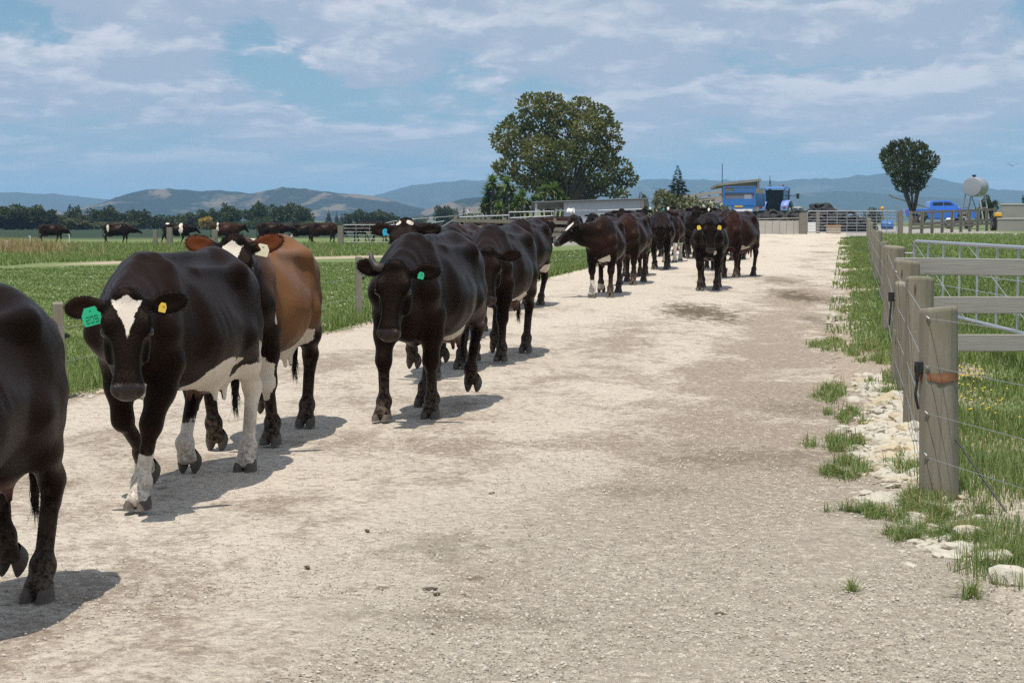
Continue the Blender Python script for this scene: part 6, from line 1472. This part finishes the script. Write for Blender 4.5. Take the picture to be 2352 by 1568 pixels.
def blades(name, x, y, hgt, wid, r, mat, label, lean=.45, tone=None, kind='stuff'):
    n = len(x); z = ground(x, y); a = r.uniform(0, 6.28, n); d = np.stack([np.cos(a), np.sin(a), np.zeros(n)], 1); s = np.stack([-np.sin(a), np.cos(a), np.zeros(n)], 1) * (wid / 2)[:, None]
    # turn the flat of most blades roughly across the view so that they do not vanish edge-on
    b0 = np.stack([x, y, z - .005], 1); ln = np.abs(r.normal(size=n)) * lean
    mid = b0 + np.stack([d[:, 0] * hgt * ln * .4, d[:, 1] * hgt * ln * .4, hgt * .55], 1); tip = b0 + np.stack([d[:, 0] * hgt * ln * 1.1, d[:, 1] * hgt * ln * 1.1, hgt * (1 - .28 * np.clip(ln, 0, 1.5))], 1)
    V = np.stack([b0 - s, b0 + s, mid + s * .8, mid - s * .8, tip], 1).reshape(-1, 3); i = np.arange(n)[:, None] * 5
    F = np.concatenate([i + [[0, 1, 2]], i + [[0, 2, 3]], i + [[3, 2, 4]]])
    me = mesh_from(name, V, F, False); attr(me, 'tone', np.repeat(r.rand(n) if tone is None else tone, 5)); return tag(link(name, me, mat), label, kind=kind)
r = np.random.RandomState(31)
def clumped(x, y, r, amp, k=9): return x + r.normal(size=len(x)) * amp, y + r.normal(size=len(x)) * amp
# left paddock
n = 190000; y = 11.5 + 52 * r.rand(n) ** 1.75; lft = -.32 * y - 2.2; x = lft + (road_l(y) - .05 - lft) * r.rand(n) ** .9
ok = (x > lft) & (x < road_l(y) - .05 - .25 * np.abs(r.normal(size=n))) & ((y - 80.5 - 1.18 * x) < -5.5); x, y = x[ok], y[ok]
nz = np.sin(x * 2.1 + np.sin(y * 1.3) * 2) + np.sin(y * 1.7 + x * .6)
blades('grass', x, y, (.022 + .030 * r.rand(len(x))) * (1 + .22 * nz), (.0045 + .0010 * (y - 11)) , r, m_grass, 'short green pasture of the left paddock')
n = 9000; y = 12 + 34 * r.rand(n) ** 1.4; x = road_l(y) - .25 - np.abs(r.normal(size=n)) * .35; blades('grass', x, y, .08 + .14 * r.rand(n), .006 + .0007 * (y - 11), r, m_grass, 'longer grass along the left edge of the race', .6)
n = 42000; y = 58 + 50 * r.rand(n) ** 1.1; x = -.32 * y + (.32 * y - 2) * r.rand(n); tq = y - 80.5 - 1.18 * x; ok = (tq > 2.5) | ((x < -17) | (x > -2)); x, y = x[ok], y[ok]; n = len(x); blades('grass', x, y, .10 + .12 * r.rand(n) + .20 * r.rand(n) * np.clip((y - 82) / 8, 0, 1), .03 + .02 * r.rand(n), r, m_grass, 'rough pasture around the cattle at the far left', .5)
# right paddock
n = 190000; y = 5.2 + 33 * r.rand(n) ** 1.7; x0 = np.maximum(fx(y) - .22 + .24 * np.exp(-((y - 12.3) / 2.2) ** 4), 2.06 + .10 * np.sin(y * 3.1) + .07 * np.sin(y * 7.3)) + .10 * np.abs(r.normal(size=n)); x1 = .31 * y + 3.2; x = x0 + (x1 - x0) * r.rand(n); ok = (x1 > x0); x, y = x[ok], y[ok]
bare = np.exp(-((x - 4.1) / .9) ** 2 - ((y - 17.2) / 1.0) ** 2) + np.exp(-((x - 2.75) / .25) ** 2 - ((y - 9.1) / .3) ** 2) * .8; ok = r.rand(len(x)) > bare; x, y = x[ok], y[ok]
nz = np.sin(x * 2.7 + np.sin(y * 1.9)) + np.sin(y * 2.3 + x)
blades('grass', x, y, (.045 + .065 * r.rand(len(x))) * (1 + .35 * nz), .0042 + .0009 * np.maximum(y - 8, 0), r, m_grass, 'green pasture of the right paddock behind the posts')
n = 32000; y = 38 + 52 * r.rand(n); x0 = fx(y); x1 = .31 * y + 5; x = x0 + (x1 - x0) * r.rand(n); blades('grass', x, y, .08 + .10 * r.rand(n), .03 + .015 * r.rand(n), r, m_grass, 'far part of the right paddock before the rail fence', .5)
# verge tufts between race and fence
T_ = [(1920, 908, 42, 24), (1945, 965, 32, 16), (1932, 1025, 42, 18), (1928, 1090, 48, 20), (1905, 798, 40, 14), (1985, 800, 55, 14), (2010, 830, 40, 12), (1985, 720, 50, 14), (2030, 760, 24, 14), (1990, 690, 45, 10), (2010, 660, 30, 14), (1985, 640, 35, 12), (1985, 610, 30, 12), (1980, 580, 30, 12), (1975, 560, 30, 8), (2050, 900, 20, 16), (2085, 1085, 28, 20), (2080, 1195, 55, 22), (2150, 1190, 60, 20), (2090, 1240, 40, 16), (2245, 1388, 14, 8), (2330, 1290, 40, 20), (2230, 1240, 70, 22), (1960, 1185, 40, 4), (2120, 1150, 40, 20), (1965, 1380, 3, 3)]
X = []; Yy = []
for px, py, wx, hy in T_:
    wx *= 1.25; hy *= 1.2; k = int(90 + wx * hy * .55); cx_ = r.normal(size=9) * wx * .5; cy_ = r.normal(size=9) * hy * .42; ci = r.randint(9, size=k); a = px + cx_[ci] + r.normal(size=k) * wx * .16; q = py + cy_[ci] + r.normal(size=k) * hy * .14; Yv = 1.626 * FPX / np.maximum(q - HOR + 38, 40); X.append((a - 1176) / FPX * Yv); Yy.append(Yv)
X = np.concatenate(X); Yy = np.concatenate(Yy); blades('grass', X, Yy, .03 + .085 * r.rand(len(X)), .0042 + .0006 * (Yy - 8), r, m_grass, 'grass tufts on the stony right verge', 1.0, np.clip(r.rand(len(X)) * .8 + .2, 0, 1))
sel = r.rand(len(X)) < .05; blades('dry_grass', X[sel], Yy[sel], .05 + .12 * r.rand(sel.sum()), .004 + .0006 * (Yy[sel] - 8), r, m_dry, 'dead stalks among the tufts of the right verge', .9)
n = 46000; y = 19 + 64 * r.rand(n); f_ = np.clip(r.normal(size=n) * .40 + .60, -.30, 1.15); x = road_r(y) + .1 + (fx(y) - road_r(y)) * f_; nz = np.sin(y * 1.3) + np.sin(y * .53 + 1) + .4 * r.normal(size=n); ok = (nz > -.95) & ((f_ > .12) | (np.sin(y * 2.9) + np.sin(y * 1.1 + 2) > .1)); x, y = x[ok], y[ok]
blades('grass', x, y, .035 + .085 * r.rand(len(x)), .008 + .0007 * (y - 15), r, m_grass, 'grass strip between the race and the far fence posts', .6)
# dry seeding grass at the left edge
n = 1700; y = r.uniform(78, 98, n); px_ = np.where(r.rand(n) < .6, 70 + 45 * r.normal(size=n), 10 + 30 * r.normal(size=n)); x = (px_ - 1176) / FPX * y; blades('dry_grass', x, y, .25 + .55 * r.rand(n), .022 + .015 * r.rand(n), r, m_dry, 'tall dry seeding grass at the far left edge', .35)
n = 700; y = 70 + 34 * r.rand(n); x = -.30 * y + .2 * y * r.rand(n); blades('dry_grass', x, y, .18 + .25 * r.rand(n), .03 + .02 * r.rand(n), r, m_dry, 'dry stalks standing in the far left pasture', .4)
# small flowers
def dots(name, x, y, h, s_, mat, label):
    n = len(x); z = ground(x, y) + h; V = np.stack([np.stack([x + s_ * math.cos(a), y + s_ * math.sin(a), z + (.3 * s_ if k % 2 else -.2 * s_)], 1) for k, a in enumerate(np.linspace(0, 2 * math.pi, 6, endpoint=False))], 1); me = mesh_from(name, V.reshape(-1, 3), np.arange(n * 6).reshape(n, 6), False); return tag(link(name, me, mat), label, kind='stuff')
m_yfl, _, _ = material('buttercup_yellow', (.72, .50, .02), .5); m_wfl, _, _ = material('clover_white', (.62, .62, .52), .7)
k = 46; a = 2235 + r.normal(size=k) * 26; q = 915 + r.normal(size=k) * 14; a = np.concatenate([a, 2260 + r.normal(size=22) * 50]); q = np.concatenate([q, 990 + r.normal(size=22) * 22]); Yv = 1.626 * FPX / (q - HOR + 38) * 1.07; dots('buttercups', (a - 1176) / FPX * Yv, Yv, .11, .012, m_yfl, 'yellow buttercups in the grass right of the nearest post')
n = 170; y = 18 + 42 * r.rand(n) ** 1.1; lft = -.30 * y; x = lft + (road_l(y) - lft) * r.rand(n); dots('clover_flowers', x, y, .075, .008 + .0004 * y, m_wfl, 'white clover heads across the left paddock')

# ---------------------------------------------------------------- air
hz_ = MB().box((0, 3550, 84), (11000, 7300, 204)).build('haze', None); tag(hz_, kind='stuff')
m = bpy.data.materials.new('haze'); m.use_nodes = True; t = NT(m.node_tree); t.n.remove(t.n['Principled BSDF'])
pv = t.new('ShaderNodeVolumePrincipled'); pv.inputs['Color'].default_value = (.40, .66, 1.0, 1); pv.inputs['Density'].default_value = 1.4e-4; pv.inputs['Anisotropy'].default_value = -.2
t.l.new(pv.outputs[0], t.n['Material Output'].inputs['Volume']); hz_.data.materials.append(m)
m.volume_intersection_method if hasattr(m, 'volume_intersection_method') else None
